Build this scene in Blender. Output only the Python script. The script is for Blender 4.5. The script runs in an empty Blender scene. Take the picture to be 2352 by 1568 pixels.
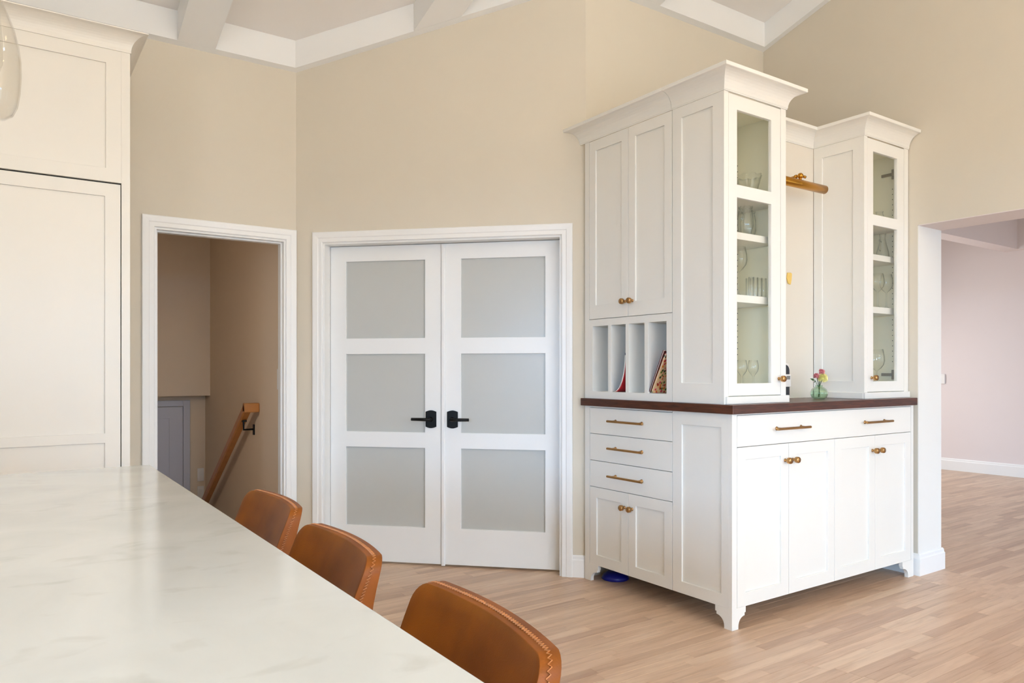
import bpy, bmesh, math, random
from mathutils import Vector, Matrix
random.seed(7)
sc = bpy.context.scene
COL = sc.collection
PI = math.pi

# ------------------------------------------------------------------ camera, world, lights
H = 1.227
cam_d = bpy.data.cameras.new('camera'); cam = bpy.data.objects.new('camera', cam_d); COL.objects.link(cam)
cam_d.sensor_width = 36; cam_d.lens = 1698/2352*36; cam_d.shift_y = 66/2352
cam_d.clip_start = 0.05
cam.location = (0, 0, H); cam.rotation_euler = (PI/2, 0, -math.radians(34.5))
sc.camera = cam

w = bpy.data.worlds.new('sky'); sc.world = w; w.use_nodes = True
w.node_tree.nodes['Background'].inputs[0].default_value = (0.80, 0.90, 1.0, 1)
w.node_tree.nodes['Background'].inputs[1].default_value = 1.0

LEFTW = -3.4
def area(name, loc, rot, sx, sy, power, color=(1, 1, 1), spread=180):
    l = bpy.data.lights.new(name, 'AREA'); l.shape = 'RECTANGLE'; l.size = sx; l.size_y = sy
    l.energy = power; l.color = color; l.spread = math.radians(spread)
    o = bpy.data.objects.new(name, l); COL.objects.link(o); o.location = loc; o.rotation_euler = rot
    return o
# daylight through the sliding doors behind the camera: the bright terrace at the glass, and the open sky beyond,
# which the door head hides from everything high up in the room
area('daylight_sliding_doors', (1.4, -4.06, 1.10), (PI/2, 0, 0), 5.4, 2.1, 45, (0.76, 0.88, 1.0))
area('open_sky_beyond_doors', (1.0, -8.5, 3.9), (PI/2-.15, 0, 0), 13, 4.2, 1420, (0.31, 0.60, 1.0))
# the same through the glazed doors at the far left
area('daylight_left_doors', (-3.46, -1.65, 1.10), (PI/2, 0, -PI/2), 2.0, 2.0, 48, (0.86, 0.92, 1.0))
area('open_sky_left', (-7.5, -1.9, 3.6), (PI/2-.15, 0, -PI/2), 9, 3.6, 5400, (0.31, 0.60, 1.0))
# unseen uplights added behind the view, without fixtures, to wash the sloping ceiling
for ux, uy in ((-.4, -3.9), (1.4, -3.9), (3.2, -3.9)):
    area('added_uplight', (ux, uy, 2.45), (PI, 0, 0), .5, .2, 72, (1.0, .94, .85))
# unseen warm light added inside the stairwell to brighten its right wall
area('added_stair_light', (-.33, 5.1, 1.5), (PI/2, 0, -PI/2), .3, .3, 3.1, (1.0, .88, .78))
# daylight of the room beyond the opening
area('daylight_next_room_back', (7.2, -2.05, 1.3), (PI/2, 0, 0), 3.6, 2.1, 8, (1.0, 0.98, 0.975))
area('daylight_next_room_side', (7.9, 5.42, 1.5), (-PI/2+.55, 0, 0), 1.8, 1.5, 24, (1.0, 0.98, 0.965))
# recessed ceiling lamps of the kitchen, behind and beside the view
for i, (lx, ly) in enumerate([(-1.5, 1.0), (-1.5, -1.8), (1.2, -1.6), (3.2, -1.6), (2.6, 0.9)]):
    zc = 3.31 + .30*(4.63-ly) if ly > .3 else 4.6 - .30*(.3-ly)
    l = bpy.data.lights.new('recessed_lamp', 'AREA'); l.shape = 'DISK'; l.size = .35; l.energy = 4; l.color = (1.0, .80, .53)
    o = bpy.data.objects.new('recessed_lamp', l); COL.objects.link(o); o.location = (lx, ly, zc-.08)

sc.cycles.transparent_max_bounces = 32
sc.view_settings.view_transform = 'Standard'; sc.view_settings.look = 'None'
sc.view_settings.exposure = 0.43; sc.view_settings.gamma = 1.0; sc.view_settings.use_curve_mapping = False

# ------------------------------------------------------------------ materials
def s2l(c):
    return tuple(((x/12.92) if x <= .04045 else ((x+.055)/1.055)**2.4) for x in c)
def rgb(r, g, b): return s2l((r/255, g/255, b/255)) + (1,)
def newmat(name):
    m = bpy.data.materials.new(name); m.use_nodes = True
    nt = m.node_tree; return m, nt, nt.nodes['Principled BSDF']
def N(nt, t, **k):
    n = nt.nodes.new(t)
    for a, b in k.items(): setattr(n, a, b)
    return n
def plain(name, col, rough=.5, metal=0., var=.03, scale=6., bump=0., bscale=120., spec=.5, coat=0.):
    """a paint / metal / plastic with a faint procedural unevenness"""
    m, nt, p = newmat(name)
    tc = N(nt, 'ShaderNodeTexCoord'); nz = N(nt, 'ShaderNodeTexNoise'); nz.inputs['Scale'].default_value = scale
    nt.links.new(tc.outputs['Object'], nz.inputs['Vector'])
    mx = N(nt, 'ShaderNodeMix', data_type='RGBA')
    mx.inputs[6].default_value = tuple(c*(1-var) for c in col[:3]) + (1,)
    mx.inputs[7].default_value = tuple(min(1, c*(1+var)) for c in col[:3]) + (1,)
    nt.links.new(nz.outputs['Fac'], mx.inputs[0]); nt.links.new(mx.outputs[2], p.inputs['Base Color'])
    p.inputs['Roughness'].default_value = rough; p.inputs['Metallic'].default_value = metal
    p.inputs['Specular IOR Level'].default_value = spec; p.inputs['Coat Weight'].default_value = coat
    if bump:
        n2 = N(nt, 'ShaderNodeTexNoise'); n2.inputs['Scale'].default_value = bscale; n2.inputs['Detail'].default_value = 3
        nt.links.new(tc.outputs['Object'], n2.inputs['Vector'])
        b = N(nt, 'ShaderNodeBump'); b.inputs['Strength'].default_value = bump; b.inputs['Distance'].default_value = .002
        nt.links.new(n2.outputs['Fac'], b.inputs['Height']); nt.links.new(b.outputs['Normal'], p.inputs['Normal'])
    return m
WALL = plain('wall_paint_beige', rgb(219, 209, 191), .7, bump=.12, bscale=260, var=.012, spec=.25)
WALL2 = plain('wall_paint_pale', rgb(232, 220, 216), .7, bump=.1, bscale=260, var=.012, spec=.25)
JAMB = plain('wall_paint_white', rgb(240, 237, 230), .65, bump=.08, bscale=260, var=.01, spec=.25)
STAIRW = plain('stair_wall_paint', rgb(224, 204, 178), .75, bump=.1, bscale=260, var=.012, spec=.2)
CEIL = plain('ceiling_paint', rgb(242, 236, 229), .8, var=.01, spec=.2)
TRIM = plain('trim_paint', rgb(244, 242, 238), .35, var=.008)
CAB = plain('cabinet_paint', rgb(243, 239, 230), .38, var=.008)
CABIN = plain('cabinet_inside', rgb(250, 245, 222), .5, var=.01)
FRIDGE = plain('fridge_panel_paint', rgb(238, 231, 218), .3, var=.008)
DOORP = plain('door_paint', rgb(243, 242, 239), .35, var=.008)
NICHE = plain('niche_paint', rgb(230, 222, 208), .5, var=.01)
GREYD = plain('lower_door_paint', rgb(196, 194, 200), .4, var=.01)
BLACK = plain('black_metal', rgb(22, 22, 22), .35, .6, var=.1)
SUBF = plain('subfloor', rgb(124, 92, 68), .8)
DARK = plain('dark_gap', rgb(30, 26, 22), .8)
BRASS = plain('aged_brass', rgb(176, 136, 88), .30, 1., var=.12, scale=30)
BRASS2 = plain('lamp_brass', rgb(188, 134, 52), .24, 1., var=.12, scale=14)
STEEL = plain('hinge_steel', rgb(150, 146, 138), .35, .9)
OAK = plain('handrail_wood', rgb(186, 122, 60), .35, var=.15, scale=12)
PLASTIC = plain('white_plastic', rgb(236, 232, 226), .4)
BLKPL = plain('black_plastic', rgb(34, 36, 40), .35, var=.1)
LEGM = plain('stool_metal', rgb(40, 36, 32), .4, .7)
PINK = plain('petal_pink', rgb(240, 150, 150), .6, var=.25, scale=60)
YELL = plain('petal_yellow', rgb(248, 236, 156), .6, var=.12, scale=60)
LEAF = plain('leaf_green', rgb(58, 92, 40), .5, var=.25, scale=40)
GOLDY = plain('yellow_ornament', rgb(236, 200, 110), .45, var=.1, scale=30)
BLUE = plain('blue_plastic', rgb(14, 22, 130), .35, var=.1)
NAVY = plain('paper_navy', rgb(30, 34, 62), .5)
RED = plain('paper_red', rgb(190, 40, 48), .5)
PAPER = plain('paper_white', rgb(240, 236, 228), .6)
PINKB = plain('paper_plum', rgb(110, 50, 46), .5, var=.3, scale=40)

def leather():
    m, nt, p = newmat('cognac_leather')
    tc = N(nt, 'ShaderNodeTexCoord'); nz = N(nt, 'ShaderNodeTexNoise'); nz.inputs['Scale'].default_value = 9; nz.inputs['Detail'].default_value = 5
    nt.links.new(tc.outputs['Object'], nz.inputs['Vector'])
    cr = N(nt, 'ShaderNodeValToRGB')
    cr.color_ramp.elements[0].position = .3; cr.color_ramp.elements[0].color = rgb(116, 60, 8)
    cr.color_ramp.elements[1].position = .75; cr.color_ramp.elements[1].color = rgb(150, 83, 14)
    nt.links.new(nz.outputs['Fac'], cr.inputs[0]); nt.links.new(cr.outputs[0], p.inputs['Base Color'])
    p.inputs['Roughness'].default_value = .46; p.inputs['Specular IOR Level'].default_value = .25
    v = N(nt, 'ShaderNodeTexVoronoi'); v.inputs['Scale'].default_value = 420
    nt.links.new(tc.outputs['Object'], v.inputs['Vector'])
    b = N(nt, 'ShaderNodeBump'); b.inputs['Strength'].default_value = .12; b.inputs['Distance'].default_value = .001
    nt.links.new(v.outputs['Distance'], b.inputs['Height']); nt.links.new(b.outputs['Normal'], p.inputs['Normal'])
    return m
LEATHER = leather()
SEAM = plain('leather_stitching', rgb(176, 112, 58), .5, var=.3, scale=160)

def wood_floor():
    m, nt, p = newmat('oak_strip')
    tc = N(nt, 'ShaderNodeTexCoord'); geo = N(nt, 'ShaderNodeNewGeometry'); oi = N(nt, 'ShaderNodeObjectInfo')
    ad = N(nt, 'ShaderNodeMath', operation='ADD'); fr = N(nt, 'ShaderNodeMath', operation='FRACT')
    nt.links.new(geo.outputs['Random Per Island'], ad.inputs[0]); nt.links.new(oi.outputs['Random'], ad.inputs[1]); nt.links.new(ad.outputs[0], fr.inputs[0])
    # world position, shifted per plank so grain differs
    sh = N(nt, 'ShaderNodeVectorMath', operation='MULTIPLY_ADD')
    sh.inputs[0].default_value = (17.3, 9.1, 5.7)
    cmb = N(nt, 'ShaderNodeCombineXYZ')
    for i in range(3): nt.links.new(fr.outputs[0], cmb.inputs[i])
    nt.links.new(cmb.outputs[0], sh.inputs[1]); nt.links.new(geo.outputs['Position'], sh.inputs[2])
    mp = N(nt, 'ShaderNodeMapping'); mp.inputs['Scale'].default_value = (2.2, 34, 1)
    nt.links.new(sh.outputs[0], mp.inputs['Vector'])
    n1 = N(nt, 'ShaderNodeTexNoise'); n1.inputs['Scale'].default_value = 1.; n1.inputs['Detail'].default_value = 7; n1.inputs['Roughness'].default_value = .62; n1.inputs['Distortion'].default_value = .9
    nt.links.new(mp.outputs[0], n1.inputs['Vector'])
    mp2 = N(nt, 'ShaderNodeMapping'); mp2.inputs['Scale'].default_value = (1.1, 9, 1)
    nt.links.new(sh.outputs[0], mp2.inputs['Vector'])
    wv = N(nt, 'ShaderNodeTexNoise'); wv.inputs['Scale'].default_value = 1.3; wv.inputs['Detail'].default_value = 3; wv.inputs['Distortion'].default_value = 1.6
    nt.links.new(mp2.outputs[0], wv.inputs['Vector'])
    base = N(nt, 'ShaderNodeValToRGB'); e = base.color_ramp.elements
    e[0].position = 0; e[0].color = rgb(190, 158, 132)
    e[1].position = 1; e[1].color = rgb(220, 192, 164)
    x = e.new(.35); x.color = rgb(207, 177, 149)
    x = e.new(.7); x.color = rgb(213, 182, 154)
    nt.links.new(fr.outputs[0], base.inputs[0])
    gr = N(nt, 'ShaderNodeValToRGB'); e = gr.color_ramp.elements
    e[0].position = .30; e[0].color = (.62, .54, .48, 1); e[1].position = .56; e[1].color = (1, 1, 1, 1)
    nt.links.new(n1.outputs['Fac'], gr.inputs[0])
    g2 = N(nt, 'ShaderNodeValToRGB'); e = g2.color_ramp.elements
    e[0].position = .28; e[0].color = (.80, .73, .68, 1); e[1].position = .5; e[1].color = (1, 1, 1, 1)
    nt.links.new(wv.outputs['Fac'], g2.inputs[0])
    m1 = N(nt, 'ShaderNodeMix', data_type='RGBA', blend_type='MULTIPLY'); m1.inputs[0].default_value = .55
    nt.links.new(base.outputs[0], m1.inputs[6]); nt.links.new(gr.outputs[0], m1.inputs[7])
    m2 = N(nt, 'ShaderNodeMix', data_type='RGBA', blend_type='MULTIPLY'); m2.inputs[0].default_value = .7
    nt.links.new(m1.outputs[2], m2.inputs[6]); nt.links.new(g2.outputs[0], m2.inputs[7])
    nt.links.new(m2.outputs[2], p.inputs['Base Color'])
    p.inputs['Roughness'].default_value = .34
    b = N(nt, 'ShaderNodeBump'); b.inputs['Strength'].default_value = .06; b.inputs['Distance'].default_value = .002
    nt.links.new(n1.outputs['Fac'], b.inputs['Height']); nt.links.new(b.outputs['Normal'], p.inputs['Normal'])
    return m
FLOOR = wood_floor()

def walnut():
    m, nt, p = newmat('dark_stained_wood')
    tc = N(nt, 'ShaderNodeTexCoord'); mp = N(nt, 'ShaderNodeMapping'); mp.inputs['Scale'].default_value = (5, 5, 60)
    nt.links.new(tc.outputs['Object'], mp.inputs['Vector'])
    n = N(nt, 'ShaderNodeTexNoise'); n.inputs['Scale'].default_value = 2; n.inputs['Detail'].default_value = 7; n.inputs['Distortion'].default_value = .8
    nt.links.new(mp.outputs[0], n.inputs['Vector'])
    cr = N(nt, 'ShaderNodeValToRGB'); e = cr.color_ramp.elements
    e[0].position = .3; e[0].color = rgb(52, 26, 16); e[1].position = .7; e[1].color = rgb(92, 48, 30)
    nt.links.new(n.outputs['Fac'], cr.inputs[0]); nt.links.new(cr.outputs[0], p.inputs['Base Color'])
    p.inputs['Roughness'].default_value = .33
    return m
WALNUT = walnut()

def quartz():
    m, nt, p = newmat('cream_quartz')
    tc = N(nt, 'ShaderNodeTexCoord')
    n = N(nt, 'ShaderNodeTexNoise'); n.inputs['Scale'].default_value = 3.2; n.inputs['Detail'].default_value = 6; n.inputs['Distortion'].default_value = 1.2
    nt.links.new(tc.outputs['Object'], n.inputs['Vector'])
    cr = N(nt, 'ShaderNodeValToRGB'); e = cr.color_ramp.elements
    e[0].position = .25; e[0].color = rgb(210, 211, 204); e[1].position = .62; e[1].color = rgb(222, 223, 216)
    nt.links.new(n.outputs['Fac'], cr.inputs[0])
    mp = N(nt, 'ShaderNodeMapping'); mp.inputs['Scale'].default_value = (1., 1.6, 1); mp.inputs['Rotation'].default_value = (0, 0, .6)
    nt.links.new(tc.outputs['Object'], mp.inputs['Vector'])
    n2 = N(nt, 'ShaderNodeTexNoise'); n2.inputs['Scale'].default_value = 9; n2.inputs['Detail'].default_value = 4; n2.inputs['Distortion'].default_value = .6
    nt.links.new(mp.outputs[0], n2.inputs['Vector'])
    c2 = N(nt, 'ShaderNodeValToRGB'); e = c2.color_ramp.elements
    e[0].position = .27; e[0].color = (.88, .87, .85, 1); e[1].position = .40; e[1].color = (1, 1, 1, 1)
    nt.links.new(n2.outputs['Fac'], c2.inputs[0])
    mx = N(nt, 'ShaderNodeMix', data_type='RGBA', blend_type='MULTIPLY'); mx.inputs[0].default_value = .8
    nt.links.new(cr.outputs[0], mx.inputs[6]); nt.links.new(c2.outputs[0], mx.inputs[7])
    nt.links.new(mx.outputs[2], p.inputs['Base Color'])
    p.inputs['Roughness'].default_value = .13
    return m
QUARTZ = quartz()

def clear_glass(name, tint=(1, 1, 1), refl=1.0, edge=.5, ior=1.45):
    """thin-walled glass: see-through, mirror-like towards grazing angles"""
    m = bpy.data.materials.new(name); m.use_nodes = True; nt = m.node_tree; nt.nodes.clear()
    out = N(nt, 'ShaderNodeOutputMaterial'); tr = N(nt, 'ShaderNodeBsdfTransparent'); tr.inputs[0].default_value = tint + (1,)
    gl = N(nt, 'ShaderNodeBsdfGlossy'); gl.inputs['Roughness'].default_value = .02; gl.inputs[0].default_value = (refl, refl, refl, 1)
    f0 = ((ior-1)/(ior+1))**2
    lw = N(nt, 'ShaderNodeLayerWeight'); lw.inputs['Blend'].default_value = .5
    pw = N(nt, 'ShaderNodeMath', operation='POWER'); pw.inputs[1].default_value = 5 if edge > .4 else 2.4
    ma = N(nt, 'ShaderNodeMath', operation='MULTIPLY_ADD'); ma.inputs[1].default_value = 1-f0; ma.inputs[2].default_value = f0
    nt.links.new(lw.outputs['Facing'], pw.inputs[0]); nt.links.new(pw.outputs[0], ma.inputs[0])
    mx = N(nt, 'ShaderNodeMixShader')
    nt.links.new(ma.outputs[0], mx.inputs[0]); nt.links.new(tr.outputs[0], mx.inputs[1]); nt.links.new(gl.outputs[0], mx.inputs[2])
    nt.links.new(mx.outputs[0], out.inputs[0])
    return m
PANE = clear_glass('window_pane_glass', (.993, .993, .98), ior=1.25)
def ware_glass():
    """blown glass seen as thin walls: clear face-on, greyer and mirror-like where the wall is seen edge-on"""
    m = bpy.data.materials.new('clear_glassware'); m.use_nodes = True; nt = m.node_tree; nt.nodes.clear()
    out = N(nt, 'ShaderNodeOutputMaterial'); tr = N(nt, 'ShaderNodeBsdfTransparent')
    gl = N(nt, 'ShaderNodeBsdfGlossy'); gl.inputs['Roughness'].default_value = .015
    lw = N(nt, 'ShaderNodeLayerWeight'); lw.inputs['Blend'].default_value = .5
    cr = N(nt, 'ShaderNodeValToRGB'); e = cr.color_ramp.elements
    e[0].position = .55; e[0].color = (.993, .995, .99, 1); e[1].position = 1; e[1].color = (.68, .70, .65, 1)
    nt.links.new(lw.outputs['Facing'], cr.inputs[0]); nt.links.new(cr.outputs[0], tr.inputs[0])
    pw = N(nt, 'ShaderNodeMath', operation='POWER'); pw.inputs[1].default_value = 2.6
    ma = N(nt, 'ShaderNodeMath', operation='MULTIPLY_ADD'); ma.inputs[1].default_value = .55; ma.inputs[2].default_value = .03
    nt.links.new(lw.outputs['Facing'], pw.inputs[0]); nt.links.new(pw.outputs[0], ma.inputs[0])
    tc = N(nt, 'ShaderNodeTexCoord'); nz = N(nt, 'ShaderNodeTexNoise'); nz.inputs['Scale'].default_value = 14
    nt.links.new(tc.outputs['Object'], nz.inputs['Vector'])
    b = N(nt, 'ShaderNodeBump'); b.inputs['Strength'].default_value = .1; b.inputs['Distance'].default_value = .004
    nt.links.new(nz.outputs['Fac'], b.inputs['Height']); nt.links.new(b.outputs['Normal'], gl.inputs['Normal'])
    mx = N(nt, 'ShaderNodeMixShader')
    nt.links.new(ma.outputs[0], mx.inputs[0]); nt.links.new(tr.outputs[0], mx.inputs[1]); nt.links.new(gl.outputs[0], mx.inputs[2])
    nt.links.new(mx.outputs[0], out.inputs[0])
    return m
GLASSW = ware_glass()
PENDG = clear_glass('pendant_glass', (.955, .95, .935), ior=1.35)
VASEG = clear_glass('green_vase_glass', (.86, .945, .87), ior=1.4, edge=.3)

def frosted():
    m = bpy.data.materials.new('frosted_glass'); m.use_nodes = True; nt = m.node_tree; p = nt.nodes['Principled BSDF']
    tc = N(nt, 'ShaderNodeTexCoord'); nz = N(nt, 'ShaderNodeTexNoise'); nz.inputs['Scale'].default_value = 3
    nt.links.new(tc.outputs['Object'], nz.inputs['Vector'])
    cr = N(nt, 'ShaderNodeValToRGB'); cr.color_ramp.elements[0].color = rgb(208, 208, 203); cr.color_ramp.elements[1].color = rgb(214, 213, 207)
    nt.links.new(nz.outputs['Fac'], cr.inputs[0]); nt.links.new(cr.outputs[0], p.inputs['Base Color'])
    p.inputs['Roughness'].default_value = .30
    tl = N(nt, 'ShaderNodeBsdfTranslucent'); tl.inputs[0].default_value = (.75, .8, .82, 1)
    mx = N(nt, 'ShaderNodeMixShader'); mx.inputs[0].default_value = .18
    out = nt.nodes['Material Output']
    nt.links.new(p.outputs[0], mx.inputs[1]); nt.links.new(tl.outputs[0], mx.inputs[2]); nt.links.new(mx.outputs[0], out.inputs[0])
    return m
FROST = frosted()

def floral():
    m, nt, p = newmat('floral_print')
    tc = N(nt, 'ShaderNodeTexCoord')
    v = N(nt, 'ShaderNodeTexVoronoi'); v.inputs['Scale'].default_value = 62; v.inputs['Randomness'].default_value = .9
    nt.links.new(tc.outputs['Object'], v.inputs['Vector'])
    sep = N(nt, 'ShaderNodeSeparateColor'); nt.links.new(v.outputs['Color'], sep.inputs[0])
    cr = N(nt, 'ShaderNodeValToRGB'); cr.color_ramp.interpolation = 'CONSTANT'; e = cr.color_ramp.elements
    e[0].position = 0; e[0].color = rgb(204, 70, 40); e[1].position = .25; e[1].color = rgb(216, 120, 30)
    for q, c in ((.45, (96, 110, 40)), (.62, (210, 60, 90)), (.78, (150, 24, 30)), (.9, (52, 60, 30))):
        x = e.new(q); x.color = rgb(*c)
    nt.links.new(sep.outputs[0], cr.inputs[0])
    st = N(nt, 'ShaderNodeValToRGB'); e = st.color_ramp.elements
    e[0].position = .40; e[0].color = (1, 1, 1, 1); e[1].position = .52; e[1].color = (0, 0, 0, 1)
    nt.links.new(v.outputs['Distance'], st.inputs[0])
    mx = N(nt, 'ShaderNodeMix', data_type='RGBA'); mx.inputs[6].default_value = rgb(226, 186, 136)
    nt.links.new(st.outputs[0], mx.inputs[0]); nt.links.new(cr.outputs[0], mx.inputs[7])
    nt.links.new(mx.outputs[2], p.inputs['Base Color']); p.inputs['Roughness'].default_value = .5
    return m
FLORAL = floral()

# ------------------------------------------------------------------ mesh helpers
def link(o, parent=None):
    COL.objects.link(o)
    if parent is not None:
        o.parent = parent
    return o
def worldloc(o):
    v = Vector(o.location)
    while o.parent is not None:
        o = o.parent; v += Vector(o.location)
    return v
def obj(name, bm, mat, parent=None, local=False, smooth=False, bevel=0., origin=None, kind=None):
    """link a bmesh (built in world coordinates unless local) as ONE object"""
    bmesh.ops.recalc_face_normals(bm, faces=bm.faces[:])
    me = bpy.data.meshes.new(name)
    off = Vector((0, 0, 0))
    if not local:
        if origin is None:
            xs = [v.co for v in bm.verts]
            lo = Vector((min(c.x for c in xs), min(c.y for c in xs), min(c.z for c in xs)))
            hi = Vector((max(c.x for c in xs), max(c.y for c in xs), max(c.z for c in xs)))
            off = Vector(((lo.x+hi.x)/2, (lo.y+hi.y)/2, lo.z))
        else: off = Vector(origin)
        bmesh.ops.translate(bm, verts=bm.verts[:], vec=-off)
    bm.to_mesh(me); bm.free()
    me.materials.append(mat)
    if smooth: me.shade_smooth()
    o = bpy.data.objects.new(name, me)
    if parent is not None and not local: o.location = off - worldloc(parent)
    else: o.location = off
    link(o, parent)
    if bevel:
        md = o.modifiers.new('edge', 'BEVEL'); md.width = bevel; md.segments = 2; md.limit_method = 'ANGLE'; md.angle_limit = math.radians(40)
    if kind: o['kind'] = kind
    return o
def tag(o, label, cat, group=None):
    o['label'] = label; o['category'] = cat
    if group: o['group'] = group
    return o
def thing(name, loc, label, cat, group=None, rz=0):
    o = bpy.data.objects.new(name, None); COL.objects.link(o); o.location = loc; o.rotation_euler = (0, 0, rz)
    o.empty_display_size = .1
    return tag(o, label, cat, group)
def struct(name, bm, mat, label=None, **k):
    o = obj(name, bm, mat, **k); o['kind'] = 'structure'
    if label: o['label'] = label
    return o
def estruct(name, loc, label=None):
    o = bpy.data.objects.new(name, None); COL.objects.link(o); o.location = loc; o['kind'] = 'structure'
    if label: o['label'] = label
    return o
def copy_tree(o, parent=None):
    c = o.copy(); COL.objects.link(c)
    if parent is not None: c.parent = parent
    for ch in list(o.children): copy_tree(ch, c)
    return c

def box(bm, lo, hi):
    x0, y0, z0 = lo; x1, y1, z1 = hi
    vs = [bm.verts.new(p) for p in ((x0,y0,z0),(x1,y0,z0),(x1,y1,z0),(x0,y1,z0),(x0,y0,z1),(x1,y0,z1),(x1,y1,z1),(x0,y1,z1))]
    for f in ((0,3,2,1),(4,5,6,7),(0,1,5,4),(1,2,6,5),(2,3,7,6),(3,0,4,7)): bm.faces.new([vs[i] for i in f])
    return bm
def B(lo, hi): return box(bmesh.new(), lo, hi)
def prism(bm, pts, f0, f1):
    """pts 2-D polygon; f0/f1 map (a,b)->3-D for the two ends"""
    A = [bm.verts.new(f0(*p)) for p in pts]; C = [bm.verts.new(f1(*p)) for p in pts]
    bm.faces.new(A); bm.faces.new(C[::-1])
    n = len(pts)
    for i in range(n): bm.faces.new((A[i], A[(i+1) % n], C[(i+1) % n], C[i]))
    return bm
def lathe(bm, prof, seg=24, M=None, close=True):
    """prof list of (r,z); M optional 4x4"""
    rings = []
    for r, z in prof:
        if r < 1e-6: rings.append([bm.verts.new((0, 0, z))])
        else: rings.append([bm.verts.new((r*math.cos(2*PI*i/seg), r*math.sin(2*PI*i/seg), z)) for i in range(seg)])
    for a, b in zip(rings, rings[1:]):
        for i in range(seg):
            j = (i+1) % seg
            if len(a) == 1 and len(b) == 1: continue
            if len(a) == 1: bm.faces.new((a[0], b[j], b[i]))
            elif len(b) == 1: bm.faces.new((a[i], a[j], b[0]))
            else: bm.faces.new((a[i], a[j], b[j], b[i]))
    if close:
        if len(rings[0]) > 1: bm.faces.new(rings[0][::-1])
        if len(rings[-1]) > 1: bm.faces.new(rings[-1])
    if M is not None:
        vs = [v for r in rings for v in r]
        bmesh.ops.transform(bm, matrix=M, verts=vs)
    return bm
def tube(bm, pts, r, seg=10, cap=True, rads=None):
    pts = [Vector(p) for p in pts]; rings = []
    up = Vector((0, 0, 1))
    prev = None
    for i, p in enumerate(pts):
        d = (pts[min(i+1, len(pts)-1)] - pts[max(i-1, 0)]).normalized()
        if prev is None:
            x = d.orthogonal().normalized()
        else:
            x = (prev - d*prev.dot(d)).normalized()
        prev = x; y = d.cross(x); rr = rads[i] if rads else r
        rings.append([bm.verts.new(p + x*math.cos(2*PI*k/seg)*rr + y*math.sin(2*PI*k/seg)*rr) for k in range(seg)])
    for a, b in zip(rings, rings[1:]):
        for k in range(seg): bm.faces.new((a[k], a[(k+1) % seg], b[(k+1) % seg], b[k]))
    if cap: bm.faces.new(rings[0][::-1]); bm.faces.new(rings[-1])
    return bm
def axisM(origin, direction):
    """matrix sending local +Z to direction at origin"""
    q = Vector((0, 0, 1)).rotation_difference(Vector(direction).normalized())
    return Matrix.Translation(Vector(origin)) @ q.to_matrix().to_4x4()

# face maps: (a, z, d) with d outwards towards the room
def face_side(U): return lambda a, z, d: (U-d, a, z)        # looks towards -x
def face_front(V): return lambda a, z, d: (a, V-d, z)       # looks towards -y
R2 = 2**.5
def face_B(c): return lambda a, z, d: ((a + (c-d))/R2, (-a + (c-d))/R2, z)   # 45 degree wall

def slab(bm, mp, a0, a1, z0, z1, d0, d1):
    P = [mp(a, z, d) for d in (d0, d1) for (a, z) in ((a0, z0), (a1, z0), (a1, z1), (a0, z1))]
    vs = [bm.verts.new(p) for p in P]
    for f in ((0,1,2,3),(7,6,5,4),(0,4,5,1),(1,5,6,2),(2,6,7,3),(3,7,4,0)): bm.faces.new([vs[i] for i in f])
    return bm
def frame(bm, mp, a0, a1, z0, z1, holes, d0, d1):
    """a flat board a0..a1 x z0..z1 with one column of rectangular openings (holes share b0..b1)"""
    b0, b1 = holes[0][0], holes[0][1]
    zs = sorted([(h[2], h[3]) for h in holes])
    slab(bm, mp, a0, b0, z0, z1, d0, d1); slab(bm, mp, b1, a1, z0, z1, d0, d1)
    cur = z0
    for (h0, h1) in zs:
        slab(bm, mp, b0, b1, cur, h0, d0, d1); cur = h1
    slab(bm, mp, b0, b1, cur, z1, d0, d1)
    bmesh.ops.remove_doubles(bm, verts=bm.verts[:], dist=1e-5)
    # drop the internal faces between the pieces
    seen = {}
    for f in bm.faces:
        seen.setdefault(tuple(sorted(v.index for v in f.verts)), []).append(f)
    return bm
def frame_obj(name, mp, a0, a1, z0, z1, holes, d0, d1, mat, parent, bevel=0.0):
    """frame as one clean mesh: grid faces front/back plus rims"""
    bm = bmesh.new()
    b0, b1 = holes[0][0], holes[0][1]
    A = [a0, b0, b1, a1]
    Z = [z0]
    for h in sorted(holes, key=lambda h: h[2]): Z += [h[2], h[3]]
    Z += [z1]
    V = {}
    for k, d in enumerate((d0, d1)):
        for i, a in enumerate(A):
            for j, z in enumerate(Z): V[k, i, j] = bm.verts.new(mp(a, z, d))
    def solid(i, j): return 0 <= i < 3 and 0 <= j < len(Z)-1 and not (i == 1 and j % 2 == 1)
    for i in range(3):
        for j in range(len(Z)-1):
            if not solid(i, j): continue
            for k in (0, 1): bm.faces.new((V[k,i,j], V[k,i+1,j], V[k,i+1,j+1], V[k,i,j+1]))
            if not solid(i-1, j): bm.faces.new((V[0,i,j], V[0,i,j+1], V[1,i,j+1], V[1,i,j]))
            if not solid(i+1, j): bm.faces.new((V[0,i+1,j], V[0,i+1,j+1], V[1,i+1,j+1], V[1,i+1,j]))
            if not solid(i, j-1): bm.faces.new((V[0,i,j], V[0,i+1,j], V[1,i+1,j], V[1,i,j]))
            if not solid(i, j+1): bm.faces.new((V[0,i,j+1], V[0,i+1,j+1], V[1,i+1,j+1], V[1,i,j+1]))
    return obj(name, bm, mat, parent, bevel=bevel)
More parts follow.
